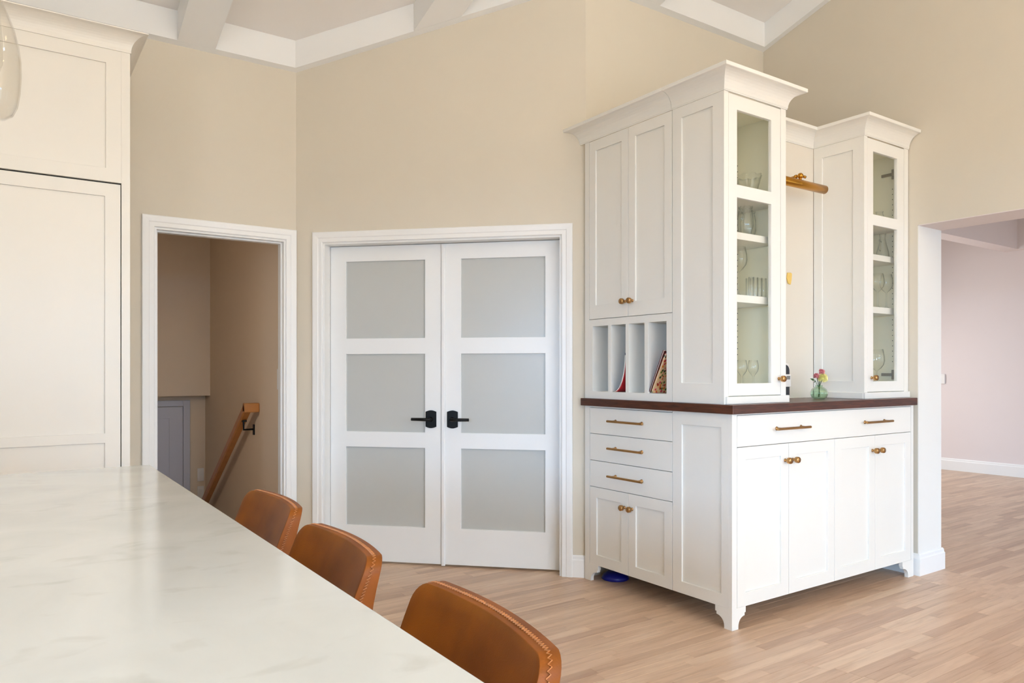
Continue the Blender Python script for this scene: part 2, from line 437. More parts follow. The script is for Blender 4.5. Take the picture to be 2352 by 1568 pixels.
def shaker(name, mp, a0, a1, z0, z1, ins, th, mat, parent, rec=.009, d0=None):
    """shaker door: frame plus a recessed panel as its child. ins = (left,right,bottom,top); outer face at d=0"""
    l, r, b, t = ins
    f = frame_obj(name, mp, a0, a1, z0, z1, [(a0+l, a1-r, z0+b, z1-t)], -th, 0, mat, parent, bevel=.0012)
    bm = slab(bmesh.new(), mp, a0+l-.004, a1-r+.004, z0+b-.004, z1-t+.004, -th+.002, -rec)
    obj('panel', bm, mat, f)
    return f

KNOB = [(0.0085, 0), (.0085, .003), (.006, .005), (.0055, .013), (.0085, .016), (.0145, .0185), (.016, .022), (.0158, .034), (.0135, .038), (0, .0388)]
def knob(mp, a, z, parent, d=0.):
    o = Vector(mp(a, z, d)); n = Vector(mp(a, z, d+1)) - o
    return obj('knob', lathe(bmesh.new(), KNOB, 20, axisM(o, n)), BRASS, parent, smooth=True)
def bar_handle(mp, a0, a1, z, parent, d=0.):
    n = .034
    h = obj('handle', tube(bmesh.new(), [mp(a0, z, d+n), mp(a1, z, d+n)], .0065, 12), BRASS, parent, smooth=False, bevel=.001)
    s = 1 if a1 > a0 else -1
    for a in (a0+s*.035, a1-s*.035):
        o = Vector(mp(a, z, d)); nn = Vector(mp(a, z, d+1)) - o
        obj('post', lathe(bmesh.new(), [(.010, 0), (.010, .003), (.006, .005), (.0055, n-.006)], 14, axisM(o, nn)), BRASS, h, smooth=True)
    return h

# ------------------------------------------------------------------ the room shell
VA, VD, UC, UC2 = 4.671, 3.365, 4.510, 4.785
CB = 4.39                           # plane of the 45 degree wall: (x+y)/sqrt2
WT = .12
def ceil_z(v):
    return 3.31 + .30*(4.63-v) if v >= .3 else (3.31+.30*4.33) - .30*(.3-v)
LEFT, BACK = -3.4, -4.0
def zpoly(v0, v1, zb):                # polygon in (v,z) from zb to the sloped ceiling
    p = [(v0, zb), (v1, zb), (v1, ceil_z(v1)+.03)]
    if v0 < .3 < v1: p.append((.3, ceil_z(.3)+.03))
    p.append((v0, ceil_z(v0)+.03))
    return p
# wall with the stair door (faces -y)
bm = bmesh.new(); F = lambda u0, u1, z0, z1: box(bm, (u0, VA, z0), (u1, VA+WT, z1))
F(LEFT, .713, 0, 3.35); F(1.473, 1.66, 0, 3.35); F(.713, 1.473, 2.052, 3.35)
struct('wall_rear', bm, WALL, 'beige wall with the open stair doorway')
# 45 degree wall with the double doors
fB = face_B(CB); ABu = (CB*R2 - VA); sA = (ABu-VA)/R2; sD = (CB*R2-2*VD)/R2
S0, S1, ZD = -2.032, -.512, 2.034
bm = bmesh.new()
def wpoly(s0, s1, zb):
    v = lambda s: (-s + CB)/R2
    return [(s0, zb), (s1, zb), (s1, ceil_z(v(s1))+.05), (s0, ceil_z(v(s0))+.05)]
for poly in (wpoly(sA, S0, 0), wpoly(S1, sD, 0), wpoly(S0, S1, ZD)):
    prism(bm, poly, lambda a, b: fB(a, b, 0), lambda a, b: fB(a, b, -WT))
struct('wall_diagonal', bm, WALL, 'beige diagonal wall around the frosted double doors')
# short wall behind the hutch (faces -y)
bm = B((CB*R2-VD, VD, 0), (UC, VD+WT, ceil_z(VD)+.03)); struct('wall_hutch', bm, WALL, 'beige wall behind the white hutch')
# wall with the wide opening (faces -x)
VJ = 2.272; VO = -.9; ZH = 2.096
bm = bmesh.new()
for poly in (zpoly(VJ, VD+WT, 0), zpoly(VO, VJ, ZH), zpoly(BACK, VO, 0)):
    prism(bm, poly, lambda a, b: (UC, a, b), lambda a, b: (UC2, a, b))
wr = struct('wall_right', bm, WALL, 'beige wall over the wide opening to the next room')
bm = bmesh.new(); box(bm, (UC+.0005, VJ-.004, .0), (UC2, VJ, ZH-.004)); obj('opening_jamb', bm, JAMB, wr)
bm = bmesh.new(); box(bm, (UC+.0005, VO, ZH-.004), (UC2, VJ-.004, ZH)); obj('opening_soffit', bm, WALL2, wr)
# left and back walls, out of view, with the sliding doors that let the daylight in
bm = bmesh.new(); 
for poly in (zpoly(BACK, -2.7, 0), zpoly(-.6, VA, 0), zpoly(-2.7, -.6, 2.15)):
    prism(bm, poly, lambda a, b: (LEFT, a, b), lambda a, b: (LEFT-WT, a, b))
struct('wall_left', bm, WALL)
bm = bmesh.new()
zt = ceil_z(BACK)+.03
box(bm, (LEFT, BACK-WT, 0), (-1.4, BACK, zt)); box(bm, (4.1, BACK-WT, 0), (UC, BACK, zt)); box(bm, (-1.4, BACK-WT, 2.25), (4.1, BACK, zt))
struct('wall_back', bm, WALL)
wn = estruct('window_1', (1.6, BACK-.06, 0), 'white sliding glass doors behind the viewer')
for k in range(4):
    a0 = -1.4 + k*1.375; bm = bmesh.new()
    frame_obj('sash', face_front(BACK-.03), a0+.003, a0+1.372, .02, 2.24, [(a0+.07, a0+1.305, .10, 2.17)], -.04, 0, TRIM, wn)
w2 = estruct('window_2', (LEFT-.04, -1.65, 0), 'white glazed doors in the left wall, out of the picture')
for k in range(2):
    frame_obj('sash', lambda a, z, d: (LEFT-.04+d, a, z), -2.697+k*1.05, -1.653+k*1.05, .01, 2.147, [(-2.62+k*1.05, -1.73+k*1.05, .1, 2.08)], -.04, 0, TRIM, w2)
# ceiling: two slopes
bm = bmesh.new()
prism(bm, [(BACK-WT, ceil_z(BACK-WT)), (.3, ceil_z(.3)), (VA+WT, ceil_z(VA+WT)), (VA+WT, ceil_z(VA+WT)+.1), (.3, ceil_z(.3)+.1), (BACK-WT, ceil_z(BACK-WT)+.1)],
      lambda a, b: (LEFT-WT, a, b), lambda a, b: (UC+.01, a, b))
struct('ceiling', bm, CEIL, 'pale sloping ceiling between the white beams')
# beams along the slope
def beam(u0, u1, v0, v1, name='ceiling_beam'):
    bm = bmesh.new()
    pts = [(v0, ceil_z(v0)-.172), (v1, ceil_z(v1)-.172), (v1, ceil_z(v1)-.001), (v0, ceil_z(v0)-.001)]
    prism(bm, pts, lambda a, b: (u0, a, b), lambda a, b: (u1, a, b))
    return bm
BEAMS = [(-2.9, -2.69, 4.627), (-1.66, -1.45, 4.627), (-.42, -.21, 4.627), (.828, 1.038, 4.627), (2.07, 2.283, None), (3.205, 3.416, 3.321)]
BL = ['white ceiling beam, far left out of the picture', 'white ceiling beam left of the picture, second', 'white ceiling beam over the fridge cabinet',
      'white ceiling beam meeting the wall above the stair doorway', 'white ceiling beam meeting the diagonal wall above the double doors', 'white ceiling beam meeting the wall above the hutch']
for (u0, u1, ve), lab in zip(BEAMS, BL):
    if ve is None:
        bm = bmesh.new(); vs0 = .35
        va, vb = (CB-.045)*R2-u0, (CB-.045)*R2-u1
        def pt(u, v, top): return bm.verts.new((u, v, ceil_z(v)-(.001 if top else .172)))
        a = [pt(u0, vs0, 0), pt(u1, vs0, 0), pt(u1, vb, 0), pt(u0, va, 0)]
        b = [pt(u0, vs0, 1), pt(u1, vs0, 1), pt(u1, vb, 1), pt(u0, va, 1)]
        bm.faces.new(a); bm.faces.new(b)
        for i in range(4): bm.faces.new((a[i], a[(i+1) % 4], b[(i+1) % 4], b[i]))
    else: bm = beam(u0, u1, .35, ve)
    o = struct('trim_beam', bm, TRIM, lab)
# perimeter board along the wall tops
TT = .172
def rail(name, p0, p1, n, lab):
    """board on the wall line p0-p1 (2-D), n = outward normal, follows the ceiling slope"""
    bm = bmesh.new(); t = .043
    P = [(p0[0], p0[1]), (p1[0], p1[1]), (p1[0]+n[0]*t, p1[1]+n[1]*t), (p0[0]+n[0]*t, p0[1]+n[1]*t)]
    return bm, P
def rail_obj(name, P, lab):
    bm = bmesh.new()
    a = [bm.verts.new((x, y, ceil_z(y if k < 2 else y)-TT)) for k, (x, y) in enumerate(P)]
    b = [bm.verts.new((x, y, ceil_z(y)-.0005)) for (x, y) in P]
    bm.faces.new(a); bm.faces.new(b)
    for i in range(4): bm.faces.new((a[i], a[(i+1) % 4], b[(i+1) % 4], b[i]))
    return struct(name, bm, TRIM, lab)
t = .043
ab = (ABu, VA); abi = ((CB-t)*R2-(VA-t), VA-t)
bd = (CB*R2-VD, VD); bdi = ((CB-t)*R2-(VD-t), VD-t)
cd = (UC, VD); cdi = (UC-t, VD-t)
rail_obj('trim_1', [(LEFT, VA), ab, abi, (LEFT, VA-t)], 'white board along the top of the stair-door wall')
rail_obj('trim_2', [ab, bd, bdi, abi], 'white raking board along the top of the diagonal wall')
rail_obj('trim_3', [bd, cd, cdi, bdi], 'white board along the top of the wall behind the hutch')
rail_obj('trim_4', [cd, (UC, .3), (UC-t, .3), cdi], 'white raking board along the top of the right wall')

# ------------------------------------------------------------------ floors: oak strips
FW = math.cos(math.radians(34.5)); FS = math.sin(math.radians(34.5))
def proj(u, v, z=0):
    d = FS*u + FW*v; l = FW*u - FS*v
    if d < .1: return None
    return 1176+1698*l/d, 850-1698*(z-H)/d, d
def inside_main(u0, u1, v):
    # clip a strip to the kitchen floor outline
    hi = UC-.0555
    if v > VD: hi = min(hi, CB*R2+.32-v)
    return max(u0, LEFT), min(u1, hi)
PW = .057
def lay(parent, u_lo, u_hi, v_lo, v_hi, clip, limit, seed):
    rnd = random.Random(seed); planks = []
    v = v_lo
    while v < v_hi-1e-6:
        u = u_lo - rnd.random()*.8
        while u < u_hi:
            L = rnd.choice((.35, .45, .55, .7, .85, 1.0, 1.2))
            a, b = clip(max(u, u_lo), min(u+L, u_hi), v+PW/2)
            if b-a > .02: planks.append((a, b, v))
            u += L
        v += PW
    def area_px(p):
        q = [proj(p[0], p[2]), proj(p[1], p[2]), proj(p[1], p[2]+PW), proj(p[0], p[2]+PW)]
        if any(x is None for x in q): return 0
        c = ((p[0]+p[1])/2, p[2]+PW/2)
        inn = any(-60 < x[0] < 2412 and -60 < x[1] < 1628 for x in q)
        if not inn: return 0
        s = 0
        for i in range(4):
            j = (i+1) % 4; s += q[i][0]*q[j][1]-q[j][0]*q[i][1]
        # hidden behind the island top or hutch
        if proj(*c)[0] < 620: return 0
        return abs(s)/2
    sc_ = sorted(((area_px(p), p) for p in planks), reverse=True)
    big = [p for s, p in sc_[:limit] if s > 60]; bs = set(big)
    rest = [p for p in planks if p not in bs]
    cache = {}
    g = .0006
    for a, b, v in big:
        L = round(b-a, 2); key = max(L, .02)
        if key not in cache:
            bm = bmesh.new(); box(bm, (0, g, -.008), (1, PW-g, 0))
            top = [e for e in bm.edges if all(abs(x.co.z) < 1e-6 for x in e.verts)]
            bmesh.ops.bevel(bm, geom=top, offset=.0005, segments=1, affect='EDGES')
            for x in bm.verts: x.co.x *= (key-2*g)
            bmesh.ops.recalc_face_normals(bm, faces=bm.faces[:])
            me = bpy.data.meshes.new('plank'); bm.to_mesh(me); bm.free(); me.materials.append(FLOOR); cache[key] = me
        o = bpy.data.objects.new('plank', cache[key]); COL.objects.link(o); o.parent = parent
        o.location = Vector((a+g, v, 0)) - Vector(parent.location)
        o.scale = ((b-a-2*g)/(key-2*g), 1, 1)
    bm = bmesh.new()
    for a, b, v in rest: box(bm, (a+g, v+g, -.008), (b-g, v+PW-g, 0))
    o = obj('plank', bm, FLOOR, parent); o['kind'] = 'stuff'
    return len(big), len(rest)
fl = struct('floor', B((LEFT-WT, BACK-WT, -.14), (UC-.0, VA-.0, -.008)), SUBF, 'pale oak strip floor of the kitchen')
fl.location.z = fl.location.z
print('PLANKS kitchen', lay(fl, LEFT, UC-.055, BACK, VA, inside_main, 285, 3))
fl2 = struct('floor_2', B((UC, -2.2, -.14), (9.75, 5.6, -.008)), SUBF, 'pale oak strip floor of the next room')
bm = bmesh.new()
for k in range(3):
    w0 = (UC2-.04 - (UC-.055))/3; x0 = UC-.055 + k*w0
    obj('plank', B((x0+.0006, VO, -.008), (x0+w0-.0006, VD, 0)), FLOOR, fl2)
print('PLANKS next', lay(fl2, UC2-.04, 9.6, -1.9, 5.45, lambda a, b, v: (a, b), 280, 5))

# ------------------------------------------------------------------ next room
X2, Y2 = 9.6, 5.5
struct('wall_far', B((X2, -2.2, 0), (X2+.1, Y2+.1, 3.0)), WALL2, 'pale pinkish far wall of the next room')
bm = bmesh.new(); box(bm, (UC2, Y2, 0), (7.0, Y2+.1, 3.0)); box(bm, (8.8, Y2, 0), (X2, Y2+.1, 3.0)); box(bm, (7.0, Y2, 2.25), (8.8, Y2+.1, 3.0)); box(bm, (7.0, Y2, 0), (8.8, Y2+.1, .25))
struct('wall_next_room', bm, WALL2)
bm = bmesh.new(); box(bm, (UC2, -2.2, 0), (5.4, -2.1, 3)); box(bm, (9.0, -2.2, 0), (X2, -2.1, 3)); box(bm, (5.4, -2.2, 2.35), (9.0, -2.1, 3)); box(bm, (5.4, -2.2, 0), (9.0, -2.1, .25))
struct('wall_next_room_back', bm, WALL2)
struct('ceiling_2', B((UC2, -2.2, 3.0), (X2+.1, Y2+.1, 3.08)), CEIL, 'ceiling of the next room')
bm = bmesh.new(); box(bm, (UC2, 3.66, 2.60), (X2, 3.84, 3.0)); box(bm, (X2-.14, -2.1, 2.60), (X2, 3.66, 3.0))
struct('trim_5', bm, WALL2, 'beige bulkhead under the ceiling of the next room')
def skirting(name, mp, a0, a1, h=.13, t_=.015, lab=None, mat=TRIM):
    bm = bmesh.new()
    prof = [(0, 0), (t_, 0), (t_, h-.03), (t_-.004, h-.022), (t_-.005, h-.008), (t_-.009, h), (0, h)]
    prism(bm, prof, lambda d, z: mp(a0, z, d), lambda d, z: mp(a1, z, d))
    return struct(name, bm, mat, lab)
skirting('baseboard_far', face_side(X2), -2.1, Y2, .145, .018, 'white baseboard of the far pink wall')
o = obj('thermostat', B((X2-.02, 4.50, 1.06), (X2, 4.60, 1.18)), PLASTIC, bevel=.004)
tag(o, 'small plate on the pink wall beside the white jamb', 'thermostat')
# baseboards of the kitchen
skirting('baseboard_left', fB, sA+.03, -2.10, lab='white baseboard left of the double doors')
skirting('baseboard_diagonal', fB, -.452, sD, lab='white baseboard right of the double doors')
bm = bmesh.new()
prof = [(0, 0), (.016, 0), (.016, .10), (.012, .108), (.011, .122), (.006, .13), (0, .13)]
def bbwrap(bm, path, prof):
    """sweep a profile (out,z) round a polyline; path = list of (u,v,(mu,mv)) with mitre offset vectors"""
    rings = []
    for (u, v, (mu, mv)) in path: rings.append([bm.verts.new((u+mu*o_, v+mv*o_, z)) for (o_, z) in prof])
    n = len(prof)
    for a, b in zip(rings, rings[1:]):
        for i in range(n): bm.faces.new((a[i], a[(i+1) % n], b[(i+1) % n], b[i]))
    bm.faces.new(rings[0]); bm.faces.new(rings[-1][::-1])
    return bm
bbwrap(bm, [(UC, VD-.01, (-1, 0)), (UC, VJ-.004, (-1, -1)), (UC2, VJ-.004, (1, -1)), (UC2, VJ+.3, (1, 0))], prof)
struct('baseboard_right', bm, TRIM, 'white baseboard wrapped round the jamb of the opening')

# ------------------------------------------------------------------ door casings
CAS = [(0, 0), (0, .011), (.004, .0135), (.026, .0135), (.031, .0165), (.052, .0185), (.062, .0185), (.066, .015), (.066, 0)]
def casing(name, mp, a0, a1, zt, lab, jd, stop=True, sides=(1, 1)):
    """casing round an opening a0..a1, head zt; profile (out from opening, thickness)"""
    bm = bmesh.new()
    ol = .066 if sides[0] else .062
    path = [(a0, 0, -1, 0), (a0, zt, -1, 1), (a1, zt, 1, 1), (a1, 0, 1, 0)]
    rings = []
    for (a, z, ma, mz) in path: rings.append([bm.verts.new(mp(a+ma*o_, z+mz*o_, d)) for (o_, d) in CAS])
    n = len(CAS)
    for p, q in zip(rings, rings[1:]):
        for i in range(n): bm.faces.new((p[i], p[(i+1) % n], q[(i+1) % n], q[i]))
    bm.faces.new(rings[0]); bm.faces.new(rings[-1][::-1])
    o = struct(name, bm, TRIM, lab)
    # jamb lining with a stop
    bm = bmesh.new(); e = .012
    slab(bm, mp, a0-.001, a0+e, 0, zt-e, -jd, .001); slab(bm, mp, a1-e, a1+.001, 0, zt-e, -jd, .001); slab(bm, mp, a0-.001, a1+.001, zt-e, zt+.001, -jd, .001)
    obj('jamb', bm, TRIM, o)
    if stop:
        bm = bmesh.new()
        slab(bm, mp, a0+e, a0+e+.010, 0, zt-e-.010, -.080, -.035); slab(bm, mp, a1-e-.010, a1-e, 0, zt-e-.010, -.080, -.035); slab(bm, mp, a0+e, a1-e, zt-e-.010, zt-e, -.080, -.035)
        obj('door_stop', bm, TRIM, o)
    return o
casing('trim_6', face_front(VA), .713, 1.471, 2.052, 'white moulded casing round the stair doorway', WT)
casing('trim_7', fB, S0, S1, ZD, 'white moulded casing round the frosted double doors', .125, stop=False)

# ------------------------------------------------------------------ frosted double doors
fD = face_B(4.472)
def leaf(name, a0, a1, p0, p1, lab, hs):
    d = estruct(name, fD((a0+a1)/2, 0.012, 0), lab)
    holes = [(p0, p1, .238, .738), (p0, p1, .836, 1.330), (p0, p1, 1.430, 1.922)]
    frame_obj('door_frame', fD, a0, a1, .012, 2.019, holes, -.038, 0, DOORP, d, bevel=.0015)
    for h in holes:
        bm = slab(bmesh.new(), fD, h[0]-.006, h[1]+.006, h[2]-.006, h[3]+.006, -.022, -.014)
        obj('frosted_pane', bm, FROST, d)
    # lever on a plate with bowed ends
    c = (a1-.064) if hs < 0 else (a0+.062)
    hw = .0345
    pts = [(c-hw, .873)] + [(c-hw+2*hw*k/8, .873-.009*math.sin(PI*k/8)) for k in range(1, 8)] + [(c+hw, .873)]
    pts += [(c+hw, .967)] + [(c+hw-2*hw*k/8, .967+.009*math.sin(PI*k/8)) for k in range(1, 8)] + [(c-hw, .967)]
    bm = prism(bmesh.new(), pts, lambda a, z: fD(a, z, 0), lambda a, z: fD(a, z, .008))
    plate = obj('handle_plate', bm, BLACK, d, bevel=.001)
    o_ = Vector(fD(c, .92, .008)); n_ = Vector(fD(c, .92, 1)) - Vector(fD(c, .92, 0))
    lv = lathe(bmesh.new(), [(.016, 0), (.016, .006), (.010, .012), (.009, .036)], 16, axisM(o_, n_))
    tube(lv, [fD(c-hs*.006, .92, .044), fD(c+hs*.03, .92, .046), fD(c+hs*.115, .921, .046)], .008, 12, rads=[.0115, .0105, .0095])
    obj('lever', lv, BLACK, plate, smooth=True)
    return d
leaf('door_1', -2.018, -1.281, -1.912, -1.386, 'left leaf of the white double doors with three frosted panes', -1)
dR = leaf('door_2', -1.268, -.527, -1.152, -.623, 'right leaf of the white double doors with three frosted panes', 1)
bm = bmesh.new()
prism(bm, [(-.0125, 0), (-.0125, .006), (-.007, .011), (.007, .011), (.0125, .006), (.0125, 0)], lambda a, d: fD(-1.266+a, .006, d+.0005), lambda a, d: fD(-1.266+a, 2.016, d+.0005))
obj('astragal', bm, DOORP, dR)
# pantry behind the doors, so the frosted panes have a room behind them
bm = bmesh.new(); slab(bm, face_B(4.472+.9), -2.2, -.4, 0, 2.4, 0, .05)
struct('wall_pantry', bm, WALL)

# ------------------------------------------------------------------ stairwell behind the open doorway
US = 1.492; VB = 6.85; VD2 = 7.04; ZL = -1.12; SL = -.35
struct('wall_stair_right', B((US, VA+WT, ZL-.1), (US+.1, VD2, 2.45)), STAIRW, 'stairwell wall carrying the wooden handrail')
struct('wall_stair_left', B((SL-.1, VA+WT, ZL-.1), (SL, VD2, 2.45)), STAIRW)
struct('wall_stair_far', B((SL-.1, VD2, ZL-.1), (US+.1, VD2+.1, 2.45)), STAIRW, 'lower stairwell wall around the grey door')
struct('wall_stair_bulkhead', B((SL, VB, 1.005), (US, VD2, 2.40)), STAIRW, 'bulkhead hanging over the foot of the stairs')
struct('ceiling_stair', B((SL, VA+WT, 2.40), (US, VD2, 2.45)), STAIRW)
bm = bmesh.new(); box(bm, (SL, VA, -.05), (US, 5.6, 0))
fs = struct('floor_landing', bm, FLOOR, 'landing at the head of the stairs')
for k in range(6):
    z = -(k+1)*1.12/6
    obj('tread', B((SL, 5.6+k*.25, ZL-.1 if False else z-.04), (US, 5.6+(k+1)*.25+.02, z)), FLOOR, fs)
    obj('riser', B((SL, 5.6+k*.25, z), (US, 5.6+k*.25+.012, z+1.12/6-.04 if k else z+1.12/6-.05)), TRIM, fs)
bm = bmesh.new(); prism(bm, [(VA+WT, .01), (5.6, .01), (6.95, ZL+.02), (6.95, ZL+.16), (5.82, .02), (5.72, .11), (VA+WT, .13)], lambda a, b: (US-.014, a, b), lambda a, b: (US, a, b))
struct('baseboard_stair', bm, TRIM, 'white skirting on the stairwell wall')
# grey door at the foot
fv = face_front(VD2)
gd = estruct('door_3', (.88, VD2-.02, ZL), 'grey panelled door at the foot of the stairs')
shaker('door_leaf', face_front(VD2-.022), .53, 1.30, ZL+.01, .905, (.11, .11, .2, .10), .02, GREYD, gd, rec=.008)
bm = bmesh.new()
slab(bm, fv, 1.304, 1.362, ZL, .962, 0, .018); slab(bm, fv, .468, .526, ZL, .962, 0, .018); slab(bm, fv, .526, 1.304, .909, .962, 0, .018)
obj('casing', bm, GREYD, gd, bevel=.004)
for k, (zz, lab) in enumerate(((.235, 'upper of the two pale switch plates at the foot of the stairs'), (.075, 'lower of the two pale switch plates at the foot of the stairs'))):
    s = thing('light_switch', (1.452, VD2, zz), lab, 'light switch')
    obj('plate', slab(bmesh.new(), fv, 1.425, 1.480, zz, zz+.115, .0, .006), PLASTIC, s, bevel=.002)
    obj('rocker', slab(bmesh.new(), fv, 1.438, 1.467, zz+.025, zz+.09, .006, .009), PLASTIC, s, bevel=.001)
s = thing('light_switch', (US, 4.87, 1.10), 'white switch plate on the stairwell wall just inside the doorway', 'light switch')
fst = face_side(US)
obj('plate', slab(bmesh.new(), fst, 4.835, 4.905, 1.10, 1.235, 0, .006), PLASTIC, s, bevel=.002)
obj('rocker', slab(bmesh.new(), fst, 4.853, 4.887, 1.135, 1.20, .006, .009), PLASTIC, s, bevel=.001)
# handrail
hr = thing('handrail', (US, 5.9, .6), 'slanting oak handrail on the stairwell wall', 'handrail')
ru = US-.075
def rail_sweep(p, w_, h_):
    bm = bmesh.new(); n = len(p); rings = []
    sec = [(-.5, -.30), (-.38, -.5), (.38, -.5), (.5, -.30), (.5, .30), (.36, .5), (-.36, .5), (-.5, .30)]
    for i in range(n):
        P = Vector(p[i]); d = (Vector(p[min(i+1, n-1)])-Vector(p[max(i-1, 0)])).normalized()
        side = Vector((1, 0, 0)); up = side.cross(d).normalized()
        rings.append([bm.verts.new(P+side*a*w_+up*b*h_) for a, b in sec])
    for a, b in zip(rings, rings[1:]):
        for k in range(8): bm.faces.new((a[k], a[(k+1) % 8], b[(k+1) % 8], b[k]))
    bm.faces.new(rings[0]); bm.faces.new(rings[-1][::-1])
    return bm
obj('rail', rail_sweep([(ru, 5.36, .965), (ru, 6.86, .965-1.5*.64)], .052, .066), OAK, hr)
bm = bmesh.new(); box(bm, (ru-.026, 5.325, .93), (US, 5.39, .995)); obj('rail_return', bm, OAK, hr, bevel=.006)
for vb in (5.46, 6.8):
    zb = .965-(vb-5.36)*.64-.045
    bm = bmesh.new(); tube(bm, [(US-.006, vb, zb-.055), (ru+.0, vb, zb-.055), (ru, vb, zb+.012)], .0075, 8)
    box(bm, (US-.008, vb-.014, zb-.095), (US, vb+.014, zb-.02)); box(bm, (ru-.014, vb-.03, zb+.002), (ru+.014, vb+.03, zb+.014))
    obj('bracket', bm, BLACK, hr)

# ------------------------------------------------------------------ fridge cabinet
VFR = 4.05
fr_ = thing('refrigerator_cabinet', (.025, 4.35, 0), 'tall cream panelled refrigerator cabinet left of the stair doorway', 'cabinet')
ff = face_front(VFR)
UR, UL_ = .510, -.46
bm = bmesh.new(); box(bm, (UL_, VFR+.022, .002), (UR-.018, VA-.001, 2.775)); obj('carcass', bm, DARK, fr_)
bm = bmesh.new()
slab(bm, ff, .4725, UR, .002, 2.779, -.022, 0); slab(bm, ff, UL_, -.4225, .002, 2.779, -.022, 0)
box(bm, (UR-.018, VFR+.022, .002), (UR, VA-.001, 2.779)); box(bm, (UL_, VFR+.022, 2.775), (UR-.018, VA-.001, 2.779))
obj('surround', bm, FRIDGE, fr_)
shaker('upper_panel', ff, -.4225, .4725, 2.138, 2.779, (.067, .067, .066, .067), .021, FRIDGE, fr_)
f = frame_obj('door', ff, -.4185, .4685, .06, 2.130, [(-.3515, .401, .2, .876), (-.3515, .401, .923, 2.067)], -.021, 0, FRIDGE, fr_, bevel=.0012)
for z0, z1 in ((.2, .876), (.923, 2.067)): obj('panel', slab(bmesh.new(), ff, -.355, .405, z0-.004, z1+.004, -.019, -.009), FRIDGE, f)
def crown_prof(zb, zt_, out):
    p = [(0, zb), (.005, zb), (.005, zb+.006)]
    h = zt_-.018-(zb+.006)
    for k in range(9):
        a = PI/2*k/8; p.append((.007+(out-.009)*(1-math.cos(a)), zb+.008+h*math.sin(a)-.002))
    p += [(out, zt_-.016), (out, zt_), (0, zt_)]
    return p
bm = bmesh.new()
bbwrap(bm, [(UL_, VA-.002, (-1, 0)), (UL_, VFR, (-1, -1)), (UR, VFR, (1, -1)), (UR, VA-.002, (1, 0))], [(0, 2.779), (.004, 2.779)] + [(.004+.068*(1-math.cos(PI/2*k/10)), 2.781+.082*math.sin(PI/2*k/10)) for k in range(11)] + [(.073, 2.868), (0, 2.868)])
obj('crown', bm, FRIDGE, fr_)

# ------------------------------------------------------------------ hutch: base cabinet
UL, VF, VT, UE = 2.823, 2.280, 2.327, 4.475
VBK = 3.347
fS, fF, fT = face_side(UL), face_front(VF), face_front(VT)
bc = thing('base_cabinet', (3.65, 2.8, 0), 'white base cabinet on bracket feet under the dark wood worktop', 'cabinet')
bm = bmesh.new(); box(bm, (UL+.021, VF+.021, .105), (UE-.002, VBK, 1.0195)); obj('carcass', bm, CAB, bc)
# side face: back stile, drawers, doors, fixed panel
bm = bmesh.new(); slab(bm, fS, 3.306, VBK, .1, 1.0195, -.021, 0); slab(bm, fS, 2.660, 3.304, 1.0125, 1.0195, -.021, 0); obj('face_frame', bm, CAB, bc)
shaker('side_panel', fS, VF+.0211, 2.655, .100, 1.0195, (.043, .061, .06, .066), .021, CAB, bc)
for z0, z1 in ((.8615, 1.0095), (.7065, .8585), (.5535, .7035)):
    d = obj('drawer', slab(bmesh.new(), fS, 2.6585, 3.3025, z0, z1, -.02, 0), CAB, bc, bevel=.0012)
    bar_handle(fS, 2.842, 3.118, z0+(z1-z0)*.535 if z0 > .6 else z0+.078, d)
d = shaker('door', fS, 2.9835, 3.3025, .100, .5505, (.056, .056, .06, .06), .02, CAB, bc); knob(fS, 3.010, .470, d)
d = shaker('door', fS, 2.6585, 2.9805, .100, .5505, (.056, .056, .06, .06), .02, CAB, bc); knob(fS, 2.950, .470, d)
# front face
bm = bmesh.new(); slab(bm, fF, UL, 2.8575, .1, 1.0195, -.021, 0); slab(bm, fF, 4.4475, UE, .1, 1.0195, -.021, 0); slab(bm, fF, 2.8575, 4.4475, 1.0145, 1.0195, -.021, 0)
obj('face_frame', bm, CAB, bc)
d = obj('drawer', slab(bmesh.new(), fF, 2.8605, 4.4445, .8625, 1.0115, -.02, 0), CAB, bc, bevel=.0012)
bar_handle(fF, 3.125, 3.395, .938, d); bar_handle(fF, 3.915, 4.185, .938, d)
for (a0, a1, kx) in ((2.8605, 3.2585, 3.228), (3.2615, 3.6585, 3.292), (3.6615, 4.0555, 4.026), (4.0585, 4.4445, 4.088)):
    d = shaker('door', fF, a0, a1, .100, .8595, (.062, .062, .065, .06), .02, CAB, bc); knob(fF, kx, .776, d)
# bracket feet
def foot_pts(top, bot):
    p = [(0, 0), (bot, 0), (bot, .012)]
    r0 = top-.008-bot
    for k in range(1, 9):
        a = PI/2*k/8; p.append((bot+r0*(1-math.cos(a)), .012+.046*math.sin(a)))
    p += [(top-.008, .072), (top, .072), (top, .1), (0, .1)]
    return p
def foot(axis, at0, sgn, plane, top, bot):
    pts = foot_pts(top, bot); bm = bmesh.new()
    if axis == 'side': prism(bm, pts, lambda a, z: (plane, at0+sgn*a, z), lambda a, z: (plane+.022, at0+sgn*a, z))
    else: prism(bm, pts, lambda a, z: (at0+sgn*a, plane, z), lambda a, z: (at0+sgn*a, plane+.022, z))
    return bm
bm = foot('side', VF, 1, UL, .100, .046)
pts = foot_pts(.100, .046); prism(bm, [(p[0] if i not in (0, len(pts)-1) else .022, p[1]) for i, p in enumerate(pts)], lambda a, z: (UL+a, VF, z), lambda a, z: (UL+a, VF+.022, z))
obj('foot', bm, CAB, bc)
obj('foot', foot('side', VBK, -1, UL, .115, .052), CAB, bc)
obj('foot', foot('front', UE, -1, VF, .125, .060), CAB, bc)
obj('foot', foot('front', UE, -1, VBK-.022, .125, .060), CAB, bc)
